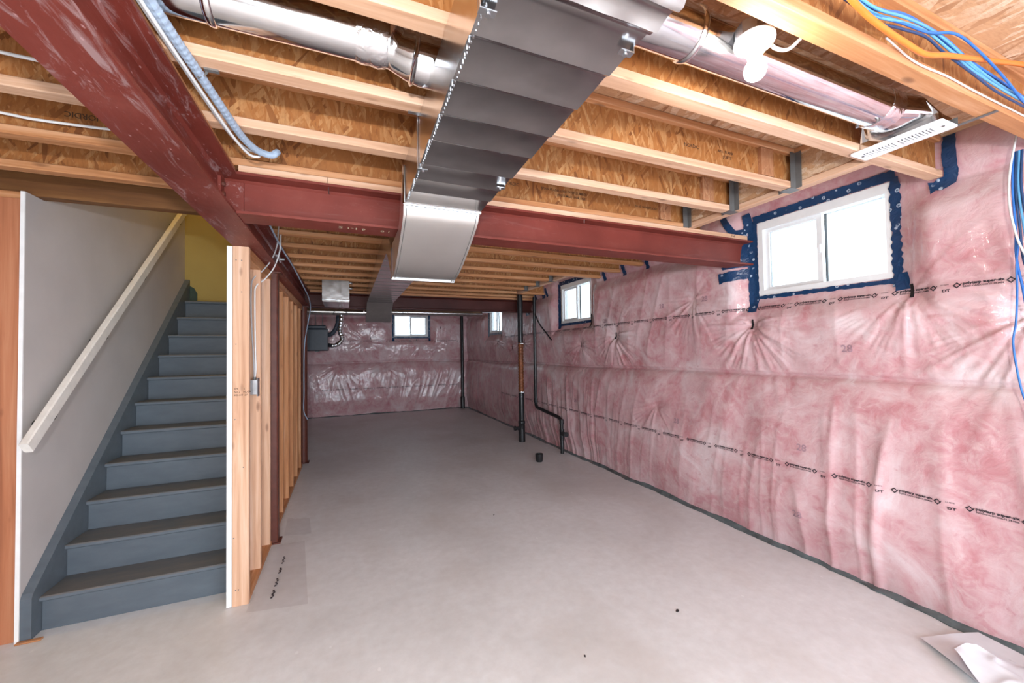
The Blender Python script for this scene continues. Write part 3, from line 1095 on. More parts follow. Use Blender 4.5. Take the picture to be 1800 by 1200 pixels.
# taped slip joint with a raised standing seam near the camera
mb = MB()
ys = [.58, .60, .612, .625, .64, .66, .675, .69, .70, .712]
zs = [0, -.002, -.016, -.018, -.003, -.002, -.006, -.014, -.004, -.002]
n = 22
vs, fs = [], []
for i in range(n):
    x = DX0 - .004 + (DX1 - DX0 + .008) * i / (n - 1)
    for y, z in zip(ys, zs):
        wob = .0016 * math.sin(i * .9 + y * 90) * (abs(z) > .004)
        vs.append((x, y + .5 * wob, DZ - .003 + z + wob))
for i in range(n - 1):
    for j in range(len(ys) - 1):
        a = i * len(ys) + j
        fs.append((a, a + 1, a + 1 + len(ys), a + len(ys)))
mb.add(vs, fs).box(DX1, DX1 + .004, .58, .712, DZ - .004, 2.48).box(DX0 - .004, DX0, .58, .712, DZ - .004, 2.48)
mb.build('foil_joint', 'galv', duct, 50)


def strap(x, y, side, ytop):
    """perforated hanger strap: up to the joist, lip under the duct"""
    mb = MB()
    xa = x + side * .002
    mb.box(min(xa, xa + side * .002), max(xa, xa + side * .002), y - .009, y + .009, DZ - .006, PLT + .012)
    mb.box(min(x + side * .004, x - side * .035), max(x + side * .004, x - side * .035), y - .009, y + .009, DZ - .009, DZ - .006)
    o = mb.build('hanger_strap', 'zinc', duct)
    MB().lathe([(.006, 0), (.006, .006), (.003, .008)], (x - side * .018, y, DZ - .016), 8).build('screw', 'zinc', o)
    return o


for x, y, sd in ((DX0, .79, -1), (DX1, .775, 1), (DX0, 1.585, -1), (DX1, 1.64, 1)):
    strap(x, y, sd, 0)
mb = MB().box(.225, .315, 1.545, 1.562, PLT - .004, PLT - .001)
mb.build('strap_nail_plate', 'zinc', duct)

# ------------------------------------------------------------------ round branch ducts


def round_duct(label, x0, x1, y, z, r, seams=(), mat='pipe', name='round_duct'):
    o = tag(empty(name, ((x0 + x1) / 2, y, z)), label, 'duct', 'round branch ducts')
    xs = [x0, x1]
    MB().tube([(x0, y, z), (x1, y, z)], r, 32).build('pipe', mat, o, 40)
    for x in seams:
        MB().tube([(x - .012, y, z), (x - .006, y, z), (x + .006, y, z), (x + .012, y, z)], [r + .001, r + .005, r + .005, r + .001], 32).build('bead', mat, o, 60)
    return o


rl = round_duct('bright round branch duct between joists, running towards the long red beam', -3.0, .130, 1.325, 2.566, .075, (-.35, -1.0))
vs = [(.03, 1.325, 2.566), (.05, 1.325, 2.566), (.075, 1.325, 2.566), (.10, 1.325, 2.566), (.125, 1.325, 2.566)]
MB().tube(vs, [.0765, .080, .078, .082, .0765], 32).build('foil_tape', 'foil', rl, 60)
MB().tube([(.125, 1.325, 2.566), (.145, 1.33, 2.558), (.17, 1.33, 2.545), (.20, 1.325, 2.535), (.235, 1.325, 2.53), (.300, 1.325, 2.53)],
          [.076, .066, .064, .070, .074, .074], 32).build('elbow', 'pipe', rl, 50)
MB().tube([(.205, 1.325, 2.533), (.213, 1.325, 2.532), (.221, 1.325, 2.531)], [.076, .081, .076], 32).build('bead', 'pipe', rl, 60)
rr = round_duct('bright round branch duct behind the bare bulb ending in the register boot', DX1 - .03, 2.145, .930, 2.560, .075, (1.02,))
MB().tube([(.668, .93, 2.56), (.70, .93, 2.56), (.74, .93, 2.56)], [.088, .084, .0765], 32).build('foil_tape', 'foil', rr, 60)
for x in (2.06,):
    MB().tube([(x, .93, 2.56), (x + .02, .93, 2.56), (x + .05, .93, 2.56), (x + .085, .93, 2.56)], [.0765, .080, .0775, .079], 32).build('foil_tape', 'foil', rr, 60)
for an in (-1.9, -.9):
    MB().lathe([(.006, 0), (.006, .012), (.003, .016)], (2.04, .93 + .077 * math.cos(an), 2.56 + .077 * math.sin(an) - .008), 8).build('screw', 'zinc', rr)
# boot: round to rectangle
n = 32
ring_a, ring_b = [], []
BX0, BX1, BY0, BY1, BZ = 2.292, 2.405, .815, 1.090, 2.492
for i in range(n):
    an = 2 * math.pi * i / n
    ring_a.append((2.14, .93 + .0765 * math.cos(an), 2.56 + .0765 * math.sin(an)))
    cx, sx = math.cos(an), math.sin(an)
    q = max(abs(cx), abs(sx))
    u, v = cx / q, sx / q
    ring_b.append(((BX0 + BX1) / 2 - v * (BX1 - BX0) / 2, (BY0 + BY1) / 2 + u * (BY1 - BY0) / 2, BZ + .03))
ring_m = [tuple(.45 * a + .55 * b + (.03 if k == 2 and ra[2] > 2.56 else 0) for k, (a, b) in enumerate(zip(ra, rb))) for ra, rb in zip(ring_a, ring_b)]
ring_c = [(p[0], p[1], BZ) for p in ring_b]
vs = ring_a + ring_m + ring_b + ring_c
fs = [(k * n + i, k * n + (i + 1) % n, (k + 1) * n + (i + 1) % n, (k + 1) * n + i) for k in range(3) for i in range(n)]
MB().add(vs, fs).build('register_boot', 'pipe', rr, 35)
reg = tag(empty('register_grille', (2.345, .965, 2.474)), 'white louvred register grille screwed under the joists near the wall', 'register')
GX0, GX1, GY0, GY1 = 2.278, 2.418, .800, 1.128
mb = MB()
c = .008
mb.prism([(GX0 + c, GY0), (GX1 - c, GY0), (GX1, GY0 + c), (GX1, GY1 - c), (GX1 - c, GY1), (GX0 + c, GY1), (GX0, GY1 - c), (GX0, GY0 + c)], 2, 2.480, 2.4865)
plate = mb.build('face_plate', 'enamel', reg)
for i in range(21):
    if i == 10:
        continue
    y = .846 + i * .0118
    MB().prism([(y, 2.4795), (y + .0060, 2.4795), (y + .0030, 2.4735)], 0, GX0 + .045, GX1 - .045).build('louvre', 'enamel', reg)
    MB().box(GX0 + .045, GX1 - .045, y + .0062, y + .0112, 2.4790, 2.4803).build('slot', 'black', plate)
for y in (GY0 + .022, GY1 - .022):
    MB().lathe([(.005, -.003), (.005, .002)], (2.348, y, 2.4795), 10).build('screw', 'hanger', reg)
sb = tag(MB().box(2.413, 2.433, .692, .905, 2.4855, 2.4885).box(2.413, 2.4145, .80, .905, 2.4885, 2.52).build('support_strap', 'hanger'), 'thin grey metal strap from the register boot across the nearest joist', 'strap')
rf1 = round_duct('dim horizontal round duct past the far cross beam, towards the column', -1.4, .30, 7.6, 2.285, .055, (-.2, .0), 'galv')
rf2 = round_duct('dim horizontal round duct past the far cross beam, above the end window', .62, 2.75, 8.3, 2.375, .055, (1.05, 1.15), 'galv')
reg2 = tag(empty('register_grille', (2.86, 8.3, 2.40)), 'small white register at the end of the far round duct', 'register')
MB().box(2.76, 2.98, 8.2, 8.4, 2.415, 2.425).build('face_plate', 'enamel', reg2)
MB().box(2.74, 2.97, 8.22, 8.38, 2.425, 2.49).build('boot', 'galv', reg2)
rb = tag(empty('return_duct_box', (-.12, 5.7, 2.21)), 'galvanised sheet metal box hung under the joists near the long beam', 'duct')
mb = MB()
MB().lum(-.283, .035, 5.50, 6.2, 2.212, 2.486, .006).build('box', 'galv', rb)
MB().box(-.288, .040, 5.495, 5.515, 2.236, 2.244).build('seam', 'pipe', rb)
for z in (2.40, 2.47):
    MB().tube([(.035, 5.56, z), (.06, 5.56, z), (.07, 5.56, z - .012)], .012, 8).build('cable_clamp', 'zinc', rb)

# ------------------------------------------------------------------ lamp
LX, LY = 1.172, .818
lp = tag(empty('lampholder', (LX, LY, 2.38)), 'lit bare bulb in a white porcelain lampholder on an octagon box', 'lamp')
MB().lathe([(.050, 0), (.052, .002), (.052, .040), (.050, .042)], (LX, LY, 2.507), 8).build('octagon_box', 'zinc', lp)
MB().lathe([(.024, -.030), (.030, -.026), (.034, -.012), (.054, -.004), (.058, .004), (.057, .014), (.052, .016)], (LX, LY, 2.490), 32).build('base', 'ceramic', lp, 50)
MB().lathe([(.017, -.022), (.020, -.020), (.023, .002)], (LX, LY, 2.462), 24).build('socket', 'ceramic', lp, 50)
prof = [(.004, -.0315)] + [(.0315 * math.cos(a), .0315 * math.sin(a)) for a in [(-80 + 12 * i) * math.pi / 180 for i in range(12)]] + [(.019, .028), (.015, .036), (.014, .044)]
MB().lathe(prof, (LX, LY, 2.408), 20).build('bulb', 'bulb', lp, 'all')
MB().lathe([(.004, 0), (.004, .02)], (LX + .035, LY - .03, 2.47), 8).build('pull_chain_stub', 'zinc', lp)
wc = MB().tube(spline([(LX + .05, LY - .01, 2.505), (LX + .085, LY - .012, 2.492), (LX + .13, LY - .02, 2.497), (LX + .16, LY - .04, 2.525)], 6), .0055, 8)
tag(wc.build('lamp_cable', 'white_cable', None, 60), 'short white cable looping out of the lampholder', 'cable')

# ------------------------------------------------------------------ cables


def cable(name, label, pts, r, mat, n=8, seg=8, group=None):
    return tag(MB().tube(spline(pts, n), r, seg).build(name, mat, None, 60), label, 'cable', group)


YB = jy(0) - FW
base = [(.9, 2.60), (1.33, 2.560), (1.47, 2.548), (1.62, 2.575), (1.77, 2.590), (1.90, 2.575), (2.08, 2.552), (2.30, 2.535), (2.56, 2.525), (2.78, 2.515), (3.02, 2.500)]
cols = ['blue_cable', 'blue_cable', 'lblue_cable', 'lblue_cable', 'lblue_cable', 'blue_cable', 'navy_cable']
names = ['bright blue data cable, uppermost in the bundle on the nearest joist', 'bright blue data cable lying second in the bundle on the nearest joist',
         'light blue data cable at the top of the pale strands on the nearest joist', 'light blue data cable in the middle of the pale strands on the nearest joist',
         'light blue data cable at the bottom of the pale strands on the nearest joist', 'blue data cable looping out over the orange cable',
         'dark navy cable at the back of the bundle on the nearest joist']
rr_ = random.Random(5)
for i in range(7):
    pts = []
    for j, (x, z) in enumerate(base):
        off = (i - 3) * .0075 * (1.0 if 2 < j < 8 else .75)
        yy_ = .655 - .004 * (i % 3) + rr_.uniform(-.004, .004)
        zz = z - off + rr_.uniform(-.004, .004)
        if i == 5 and 4 < j < 8:
            zz += (.030, .042, .018)[j - 5]
            yy_ -= .02
        pts.append((x, yy_, zz))
    pts.append((3.03, .70 + .004 * i, 2.40))
    cable('data_cable', names[i], pts, .0040, cols[i], group='blue data cable bundle')
cable('orange_cable', 'thick orange power cable crossing the nearest joist and the blue bundle', [(1.0, .60, 2.60), (1.26, .625, 2.530), (1.40, .640, 2.515), (1.52, .645, 2.506), (1.63, .648, 2.503), (1.75, .648, 2.500), (1.88, .643, 2.528), (2.02, .640, 2.556), (2.25, .640, 2.606), (2.55, .640, 2.670), (3.0, .6, 2.70)], .0085, 'orange_cable')
cable('white_cable', 'thin white cable stapled along the lower flange of the nearest joist', [(1.60, YB - .006, 2.535), (1.78, YB - .005, 2.505), (2.0, YB - .005, 2.512), (2.25, YB - .005, 2.508), (2.8, YB - .005, 2.51)], .003, 'white_cable')
# vertical drop at the wall
for i in range(4):
    y = .812 - .009 * i
    cable('data_cable', ('dark blue data cable dropping down the wall, first of four from the windows', 'dark blue data cable dropping down the wall, second of four from the windows',
                         'dark blue data cable dropping down the wall, third of four from the windows', 'dark blue data cable dropping down the wall, last of four from the windows')[i],
          [(3.0, y, 2.48), (2.99, y + .005, 2.3), (2.985, y - .004 * i, 2.1), (2.98, y - .012 * i, 1.95), (2.98, y - .03 * i - .02, 1.75), (2.97, y - .045 * i - .05, 1.3), (2.965, y - .05 * i - .08, .7), (2.96, y - .05 * i - .09, .02)], .0050, ('blue_cable', 'navy_cable', 'lblue_cable', 'navy_cable')[i], group='cables dropping down the insulated wall')
cable('white_cable', 'thin white cable hanging in a curve beside the blue drop', [(3.0, .80, 2.56), (2.985, .818, 2.42), (2.98, .826, 2.31), (2.975, .824, 2.2), (2.97, .806, 2.06), (2.965, .785, 1.98), (2.97, .76, 1.9), (2.965, .70, 1.6), (2.96, .66, .9), (2.955, .64, .012)], .0045, 'white_cable')
cable('data_cable', 'single blue cable hanging loose down the insulated wall', [(2.98, .802, 2.05), (2.975, .812, 1.93), (2.975, .814, 1.8), (2.975, .822, 1.65), (2.97, .832, 1.56), (2.965, .825, 1.45), (2.965, .812, 1.33), (2.96, .79, 1.2), (2.95, .76, .8), (2.95, .74, .4), (2.945, .73, .012)], .0040, 'blue_cable')
# conduit and cables over the long beam
con = tag(empty('flexible_conduit', (-.44, 1.5, 2.45)), 'grey-blue corrugated conduit sagging along the top edge of the long beam', 'conduit')
cp = spline([(-.52, .2, 2.50), (-.50, .8, 2.50), (-.478, 1.20, 2.482), (-.458, 1.40, 2.474), (-.440, 1.56, 2.470), (-.420, 1.75, 2.465), (-.400, 1.93, 2.463), (-.372, 2.04, 2.466), (-.340, 2.09, 2.472), (-.315, 2.105, 2.478), (-.305, 2.12, 2.495), (-.303, 2.16, 2.52)], 30)
MB().tube(cp, [.0152 if i % 4 < 2 else .0143 for i in range(len(cp))], 10).build('corrugated_tube', 'conduit', con)
mb = MB().tube([(-.4545, 1.552, 2.486), (-.440, 1.556, 2.4535), (-.4245, 1.56, 2.470), (-.42, 1.565, 2.485)], .004, 6).box(-.425, -.385, 1.548, 1.563, 2.483, 2.489)
mb.build('clamp', 'hanger', con)
cable('grey_cable', 'pale grey cable alongside the corrugated conduit, outer of two', [(-.54, .2, 2.50), (-.515, .8, 2.492), (-.488, 1.25, 2.470), (-.470, 1.5, 2.464), (-.452, 1.72, 2.460), (-.430, 1.92, 2.452), (-.400, 2.06, 2.448), (-.372, 2.10, 2.458), (-.368, 2.12, 2.475)], .0058, 'white_cable', group='cables beside the conduit')
cable('grey_cable', 'pale grey cable alongside the corrugated conduit, inner of two', [(-.55, .2, 2.506), (-.523, .8, 2.497), (-.497, 1.25, 2.474), (-.478, 1.5, 2.467), (-.458, 1.75, 2.462), (-.436, 1.93, 2.456), (-.41, 2.03, 2.46), (-.385, 2.09, 2.474), (-.37, 2.12, 2.482)], .0050, 'grey_cable', group='cables beside the conduit')
cable('white_cable', 'lower white cable crossing the joists beyond the long beam, below the printed web', [(-1.75, 2.285, 2.585), (-1.32, 2.285, 2.563), (-1.21, 2.285, 2.556), (-1.0, 2.288, 2.562), (-.8, 2.29, 2.575), (-.6, 2.30, 2.58)], .006, 'white_cable')
cable('white_cable', 'upper white cable crossing the joists beyond the long beam', [(-1.7, 1.86, 2.60), (-1.1, 1.865, 2.583), (-.95, 1.867, 2.580), (-.7, 1.87, 2.585)], .006, 'white_cable')
# cables from the beam to the switch box
sw = tag(empty('switch_box', (-.59, 3.28, 1.27)), 'galvanised switch box on the side of the second wall stud', 'switch box')
MB().lum(-.640, -.578, 3.252, 3.319, 1.275, 1.375, .004).build('box', 'zinc', sw)
MB().box(-.578, -.5755, 3.235, 3.335, 1.262, 1.388).build('mounting_flange', 'zinc', sw)
MB().tube([(-.60, 3.28, 1.375), (-.60, 3.28, 1.395)], .010, 8).build('cable_clamp', 'hanger', sw)
cable('grey_cable', 'grey cable from the beam to the stud, ending at the switch box', [(-.47, 3.50, 2.60), (-.481, 3.49, 2.533), (-.487, 3.46, 2.389), (-.515, 3.42, 2.269), (-.560, 3.36, 2.172), (-.615, 3.312, 2.093), (-.627, 3.310, 2.0), (-.625, 3.310, 1.80), (-.609, 3.305, 1.50), (-.602, 3.285, 1.39)], .0048, 'grey_cable', group='cables hanging from the beam to the studs')
cable('grey_cable', 'grey cable drooping from the beam, lower of the pair on the stud', [(-.465, 3.56, 2.60), (-.472, 3.54, 2.50), (-.474, 3.50, 2.356), (-.505, 3.44, 2.209), (-.553, 3.37, 2.107), (-.596, 3.310, 2.042), (-.604, 3.308, 1.95), (-.600, 3.306, 1.6), (-.596, 3.30, 1.45), (-.597, 3.275, 1.39)], .0048, 'white_cable', group='cables hanging from the beam to the studs')
cable('grey_cable', 'dark cable sagging along the long beam to the far column', [(-.47, 2.55, 2.48), (-.475, 3.0, 2.43), (-.476, 3.6, 2.40), (-.47, 4.3, 2.39), (-.455, 5.0, 2.33), (-.44, 5.6, 2.26), (-.45, 5.95, 2.16), (-.50, 6.20, 1.98), (-.545, 6.31, 1.75), (-.56, 6.33, 1.5), (-.562, 6.335, 1.0), (-.565, 6.335, .75), (-.52, 6.36, .62)], .007, 'conduit')
bc = tag(empty('beam_clamp', (-.49, 3.90, 2.36)), 'small shiny clamp on the web of the long beam', 'clamp')
MB().lum(-.566, -.52, 3.86, 3.93, 2.345, 2.40, .01).build('body', 'pipe', bc)
MB().lathe([(.012, 0), (.012, .03)], (-.522, 3.895, 2.372), 8, 0).build('bolt', 'zinc', bc)

# ------------------------------------------------------------------ drains
ds = tag(empty('drain_stack', (2.765, 6.28, 0)), 'black drain stack with an orange ribbed coupling by the insulated wall', 'pipe')
PX, PY = 2.765, 6.24
MB().tube([(PX, PY, .34), (PX, PY, .84)], .047, 20).build('lower_pipe', 'black', ds, 40)
MB().tube([(PX, PY, 1.68), (PX, PY, SUB - .001)], .047, 20).build('upper_pipe', 'black', ds, 40)
MB().lathe([(.058, 0), (.058, .16), (.055, .20), (.055, .30), (.060, .31), (.060, .345), (.048, .36)], (PX, PY, 0.001), 20).build('cleanout_hub', 'black', ds, 40)
MB().lathe([(.030, 0), (.030, -.06), (.040, -.065), (.040, -.09)], (PX - .05, PY, .235), 16, 0).build('cleanout_cap', 'black', ds, 40)
zz = [.84 + .85 * i / 68 for i in range(69)]
MB().tube([(PX, PY, z) for z in zz], [.050 if i % 4 < 2 else .043 for i in range(69)], 16).build('ribbed_coupling', 'copper', ds, 40)
for z in (.845, 1.675):
    o = MB().lathe([(.052, -.008), (.054, 0), (.052, .010)], (PX, PY, z), 20).build('hose_clamp', 'pipe', ds, 40)
    MB().lum(PX - .02, PX + .02, PY - .066, PY - .05, z - .01, z + .012).build('clamp_screw', 'pipe', o)
dp = tag(empty('drain_pipe', (2.975, 5.25, 0)), 'thin black drain pipe stepping sideways low on the insulated wall', 'pipe')
PX2 = 2.985
pts = [(PX2, 6.13, 2.48), (PX2, 6.13, .68), (PX2, 6.12, .62), (PX2, 6.07, .585), (PX2, 5.36, .53), (PX2, 5.29, .51), (PX2, 5.255, .45), (PX2, 5.25, .001)]
MB().tube(pts, .027, 14).build('pipe', 'black', dp, 50)
MB().tube([(PX2, 5.25, .36), (PX2, 5.25, .20)], .036, 14).build('tee', 'black', dp, 50)
MB().tube([(PX2, 5.25, .30), (PX2 - .005, 5.17, .305), (PX2 - .01, 5.10, .31)], [.030, .030, .036], 12).build('side_inlet', 'black', dp, 50)
for (y, z) in ((6.13, .70), (5.255, .47)):
    MB().tube([(PX2, y, z - .03), (PX2, y, z + .04)], .034, 14).build('collar', 'black', dp, 50)
MB().tube(spline([(PX2, 6.16, 2.25), (2.99, 5.95, 2.0), (3.0, 5.75, 1.85), (3.02, 5.6, 1.72)], 6), .011, 8).build('sealing_tape', 'black_tape', dp)
tag(MB().lathe([(.043, .001), (.050, .03), (.056, .085), (.056, .11), (.047, .11), (.043, .05), (.001, .05)], (2.480, 5.01, 0), 20).build('drain_stub', 'black', None, 40), 'short open black pipe stub sticking out of the floor', 'pipe')
cpz = tag(empty('corner_pipe', (2.94, 10.62, 0)), 'slim black vertical pipe in the far corner', 'pipe')
MB().tube([(2.94, 10.62, .1), (2.94, 10.62, 2.6)], .042, 12).build('pipe', 'black', cpz, 40)
MB().lathe([(.06, .001), (.06, .3), (.045, .34)], (2.94, 10.62, 0), 14).build('hub', 'black', cpz, 40)

# ventilation unit in the far corner
hv = tag(empty('ventilation_unit', (-.56, 9.1, 1.60)), 'dark navy-grey ventilation unit hanging beyond the far column', 'ventilator')
MB().lum(-.90, -.362, 8.95, 9.45, 1.615, 2.06, .015).build('body', 'navy_box', hv)
MB().lum(-.89, -.40, 8.98, 9.42, 2.06, 2.14, .02).build('lid', 'navy_box', hv)
MB().box(-.62, -.42, 8.944, 8.95, 1.66, 2.0).build('front_panel', 'navy_box', hv)
MB().lum(-.60, -.52, 9.0, 9.1, 1.598, 1.615).build('drain_nipple', 'black', hv)
for x in (-.80, -.60, -.47):
    MB().tube([(x, 9.2, 2.13), (x, 9.2, SUB - .0005)], .008, 6).build('hanging_rod', 'zinc', hv)
for i, pts in enumerate(([(-.36, 9.15, 1.95), (-.29, 9.1, 1.97), (-.22, 9.1, 2.06), (-.17, 9.1, 2.22), (-.16, 9.1, 2.45)],
                         [(-.36, 9.15, 1.74), (-.27, 9.05, 1.72), (-.17, 9.05, 1.75), (-.085, 9.05, 1.86), (-.13, 9.05, 2.02), (-.11, 9.05, 2.2), (-.10, 9.05, 2.45)])):
    q = spline(pts, 12)
    tag(MB().tube(q, [.048 if k % 4 < 2 else .040 for k in range(len(q))], 12).build('flexible_duct', 'foil' if i else 'navy_box', None, 60),
        ('dark flexible duct rising from the ventilation unit', 'silver crinkled flexible duct bent up beside the ventilation unit')[i], 'duct')

# ------------------------------------------------------------------ tape, print and marks on the insulated walls


def strip(pts, width, off=.005, n=10, ragged=.0):
    """a strip of tape lying on the right wall; pts in (y, z)"""
    P = [Vector((a, b)) for a, b in pts]
    path = []
    for a, b in zip(P[:-1], P[1:]):
        k = max(2, int((b - a).length / .02))
        path += [a.lerp(b, i / k) for i in range(k)]
    path.append(P[-1])
    vs, fs = [], []
    nw = max(3, int(width / .02) + 1)
    rg = random.Random(int(pts[0][0] * 1000))
    for i, p in enumerate(path):
        d = (path[min(i + 1, len(path) - 1)] - path[max(i - 1, 0)]).normalized()
        nn = Vector((-d.y, d.x))
        wj = width * (1 + rg.uniform(-ragged, ragged))
        for j in range(nw):
            q = p + nn * (wj * (j / (nw - 1) - .5))
            vs.append((q.x, q.y))
    A = np.array(vs)
    X = wallx(A[:, 0], A[:, 1]) - off
    V = [(float(x), a, b) for x, (a, b) in zip(X, vs)]
    for i in range(len(path) - 1):
        for j in range(nw - 1):
            a = i * nw + j
            fs.append((a, a + 1, a + 1 + nw, a + nw))
    return V, fs


def wtape(pts, width, name='tape_strip', mat='tape', off=.005, ragged=.10):
    V, fs = strip(pts, width, off, ragged=ragged)
    return MB().add(V, fs).build(name, mat, wall_right, 'all')


zl, zh = WIN_Z
for wi, (a, b) in enumerate(WIN_R):
    if wi == 0:
        wtape([(b + .035, zl - .13), (b + .04, zh + .03)], .075)
        wtape([(b + .16, zl + .26), (b + .165, zh - .02)], .19, off=.012)
        wtape([(b + .06, zl + .205), (b + .29, zl + .185)], .085, off=.016)
        wtape([(b + .17, zh - .04), (b + .26, zh + .12)], .055, off=.012)
        wtape([(b + .06, zh - .05), (b + .075, zh + .10)], .065, off=.012)
        wtape([(a - .03, zh + .035), (b + .03, zh + .03)], .062, off=.010)
        wtape([(a - .028, zl - .06), (a - .025, zh + .02)], .050, off=.010, ragged=.35)
        wtape([(a - .02, zl - .022), (b, zl - .014)], .030, off=.012, ragged=.3)
        wtape([(a - .045, zl + .02), (a - .055, zl - .085)], .075, off=.014)
    else:
        wtape([(b + .03, zl - .08), (b + .03, zh + .03)], .075)
        wtape([(a - .02, zh + .03), (b + .03, zh + .03)], .06, off=.010)
        wtape([(a - .02, zl - .02), (b + .03, zl - .02)], .04, off=.010)
        wtape([(a - .02, zl - .10), (a - .02, zl + .08)], .035, off=.014, mat='black_tape')
# taped joist ends
wtape([(jy(1) - .050, SUB - .005), (jy(1) - .055, 2.50)], .055, off=.012)
wtape([(jy(1) - .055, 2.54), (jy(1) - .05, 2.47), (jy(1) + .04, 2.455)], .060, off=.018, ragged=.25)
for k in (6, 7, 8, 9, 13, 14):
    y = jy(k)
    wtape([(y - .05, 2.60), (y - .052, 2.45)], .055, 'tape_strip', 'tape', off=.014, ragged=.25)
wtape([(jy(13) + .05, 2.66), (jy(13) + .06, 2.44)], .10, 'tape_strip', 'tape', off=.02)
wtape([(6.60, 2.50), (6.60, 2.20)], .16, 'tape_strip', 'tape', off=.014)
# black tape over the pinned spots
for (y, z, k), rot in zip(PINCH[:5], (.2, -.12, .3, .3, .35)):
    L = .042
    wtape([(y - rot * .02, z + L), (y, z), (y + rot * .03, z - L)], .017, 'tape_patch', 'black_tape', off=.010, ragged=.05)
for y, z in ((6.9, 1.7), (8.3, 1.75), (7.5, 1.62)):
    wtape([(y, z + .03), (y, z - .03)], .016, 'tape_patch', 'black_tape', off=.010)
mb = MB()

# printed brand line of the poly film
PERIOD = .3135


def film_print():
    vs, fs = [], []

    def put(v, f, x, y):
        o = len(vs)
        vs.extend((a + x, b + y) for a, b in v)
        fs.extend(tuple(i + o for i in q) for q in f)

    def logo(x, y, r):
        ring = []
        for k in range(4):
            an = math.pi / 2 * k
            ring += [(r * math.cos(an), r * math.sin(an)), (r * .55 * math.cos(an), r * .55 * math.sin(an))]
        put(ring, [(2 * k, (2 * k + 2) % 8, (2 * k + 3) % 8, 2 * k + 1) for k in range(4)], x, y)
        put([(r * .1, -r * .75), (r * .35, -r * .55), (r * 1.15, r * .5), (r * .95, r * .6)], [(0, 1, 2, 3)], x, y)
    logo(.008, .006, .017)
    v, f = text2d('polytarp super-six', .0200, .045)
    w_ = max(a for a, b in v)
    put([(a * .150 / w_, b) for a, b in v], f, .030, .007)
    v, f = text2d('R2026-CAN/CGSB-51.34-M86', .0125, .02)
    w_ = max(a for a, b in v)
    put([(a * .146 / w_, b) for a, b in v], f, .031, -.008)
    logo(.199, .005, .017)
    v, f = text2d('511075', .0095, .015)
    put([(a * 1.25, b) for a, b in v], f, .232, .012)
    v, f = text2d('DT', .0200, .04)
    put([(a * 1.25, b) for a, b in v], f, .238, -.024)
    return vs, fs


fpv, fpf = film_print()


def print_right(y, z, rot=0.0):
    """y is the far end of the printed unit: letters run towards the camera"""
    A = np.array([(y - a, z + b + rot * a) for a, b in fpv])
    X = wallx(A[:, 0], A[:, 1]) - .0035
    MB().add([(float(x), p, q) for x, (p, q) in zip(X, A)], fpf).build('printed_lettering', 'ink', wall_right)


def print_back(x, z):
    A = np.array([(x + a, z + b) for a, b in fpv])
    Y = wally(A[:, 0], A[:, 1]) - .004
    MB().add([(p, float(y), q) for y, (p, q) in zip(Y, A)], fpf).build('printed_lettering', 'ink', wall_back)


for i in range(-6, 24):
    y = 1.034 + .010 + PERIOD * i
    if y < 8.2:
        print_right(y, .664)
for i in range(-6, 24):
    y = 1.056 + .010 + PERIOD * .93 * i
    if y < 8.2:
        print_right(y, 1.868 - .004 * max(0, y - 2.2))
for i in range(11):
    print_back(-.55 + PERIOD * i, .66)
    print_back(-.55 + PERIOD * i, 1.86)
v28, f28 = text2d('28', .068, .02)
for y, z in ((1.63, 1.51), (2.745, 1.99), (1.91, .79), (1.945, .30), (3.10, .80), (4.3, 1.9), (5.0, .8), (3.3, 1.98)):
    A = np.array([(y - a, z + b) for a, b in v28])
    X = wallx(A[:, 0], A[:, 1]) - .003
    MB().add([(float(x), p, q) for x, (p, q) in zip(X, A)], f28).build('printed_number', 'ink_faint', wall_right)

# tape and pins on the far wall
for x, z in ((1.55, 1.86), (1.72, 1.88), (.55, 1.93), (2.35, 2.22)):
    MB().box(x, x + .018, float(wally(x, z)) - .012, float(wally(x, z)) - .006, z - .03, z + .03).build('tape_patch', 'black_tape', wall_back)
a, b = WIN_B
for x0, x1, z0, z1 in ((a - .055, a + .005, zl - .12, zh + .03), (b - .005, b + .05, zl - .12, zh + .03), (a - .05, b + .04, zl - .045, zl + .003), (a - .05, b + .04, zh, zh + .05)):
    n, mm = 8, 8
    vs, fs = [], []
    for i in range(n + 1):
        for j in range(mm + 1):
            x, z = x0 + (x1 - x0) * i / n, z0 + (z1 - z0) * j / mm
            vs.append((x, float(wally(x, z)) - .008, z))
    for i in range(n):
        for j in range(mm):
            q = i * (mm + 1) + j
            fs.append((q, q + mm + 1, q + mm + 2, q + 1))
    MB().add(vs, fs).build('tape_strip', 'tape', wall_back, 'all')

# dark sealed edge where the film meets the slab


def base_strip(name, label, s0, s1, swap, f):
    n = int((s1 - s0) / .03)
    S = np.linspace(s0, s1, n + 1)
    h = .020 + .008 * vn(S * 3.1, S * 0) + .005 * vn(S * 11, S * 0 + 2)
    o = .036 + .010 * vn(S * 2.3 + 5, S * 0) + .007 * vn(S * 9 + 1, S * 0)
    d = f(S, np.full_like(S, .02))
    vs, fs = [], []
    for s_, hh, oo, dd in zip(S, h, o, d):
        for q, z in ((dd + .03, hh + .004), (dd - .004, hh), (dd - oo * .45, hh * .55 + .004), (dd - oo * .6, .010), (dd - oo, .006), (dd - oo - .012, .0015), (dd + .03, .001)):
            vs.append((s_, q, z) if swap else (q, s_, z))
    for i in range(n):
        for j in range(7):
            fs.append((i * 7 + j, i * 7 + (j + 1) % 7, (i + 1) * 7 + (j + 1) % 7, (i + 1) * 7 + j))
    fs += [tuple(range(7)), tuple(n * 7 + j for j in range(7))]
    return tag(MB().add(vs, fs).build(name, 'sealant', None, 'all'), label, kind='structure')


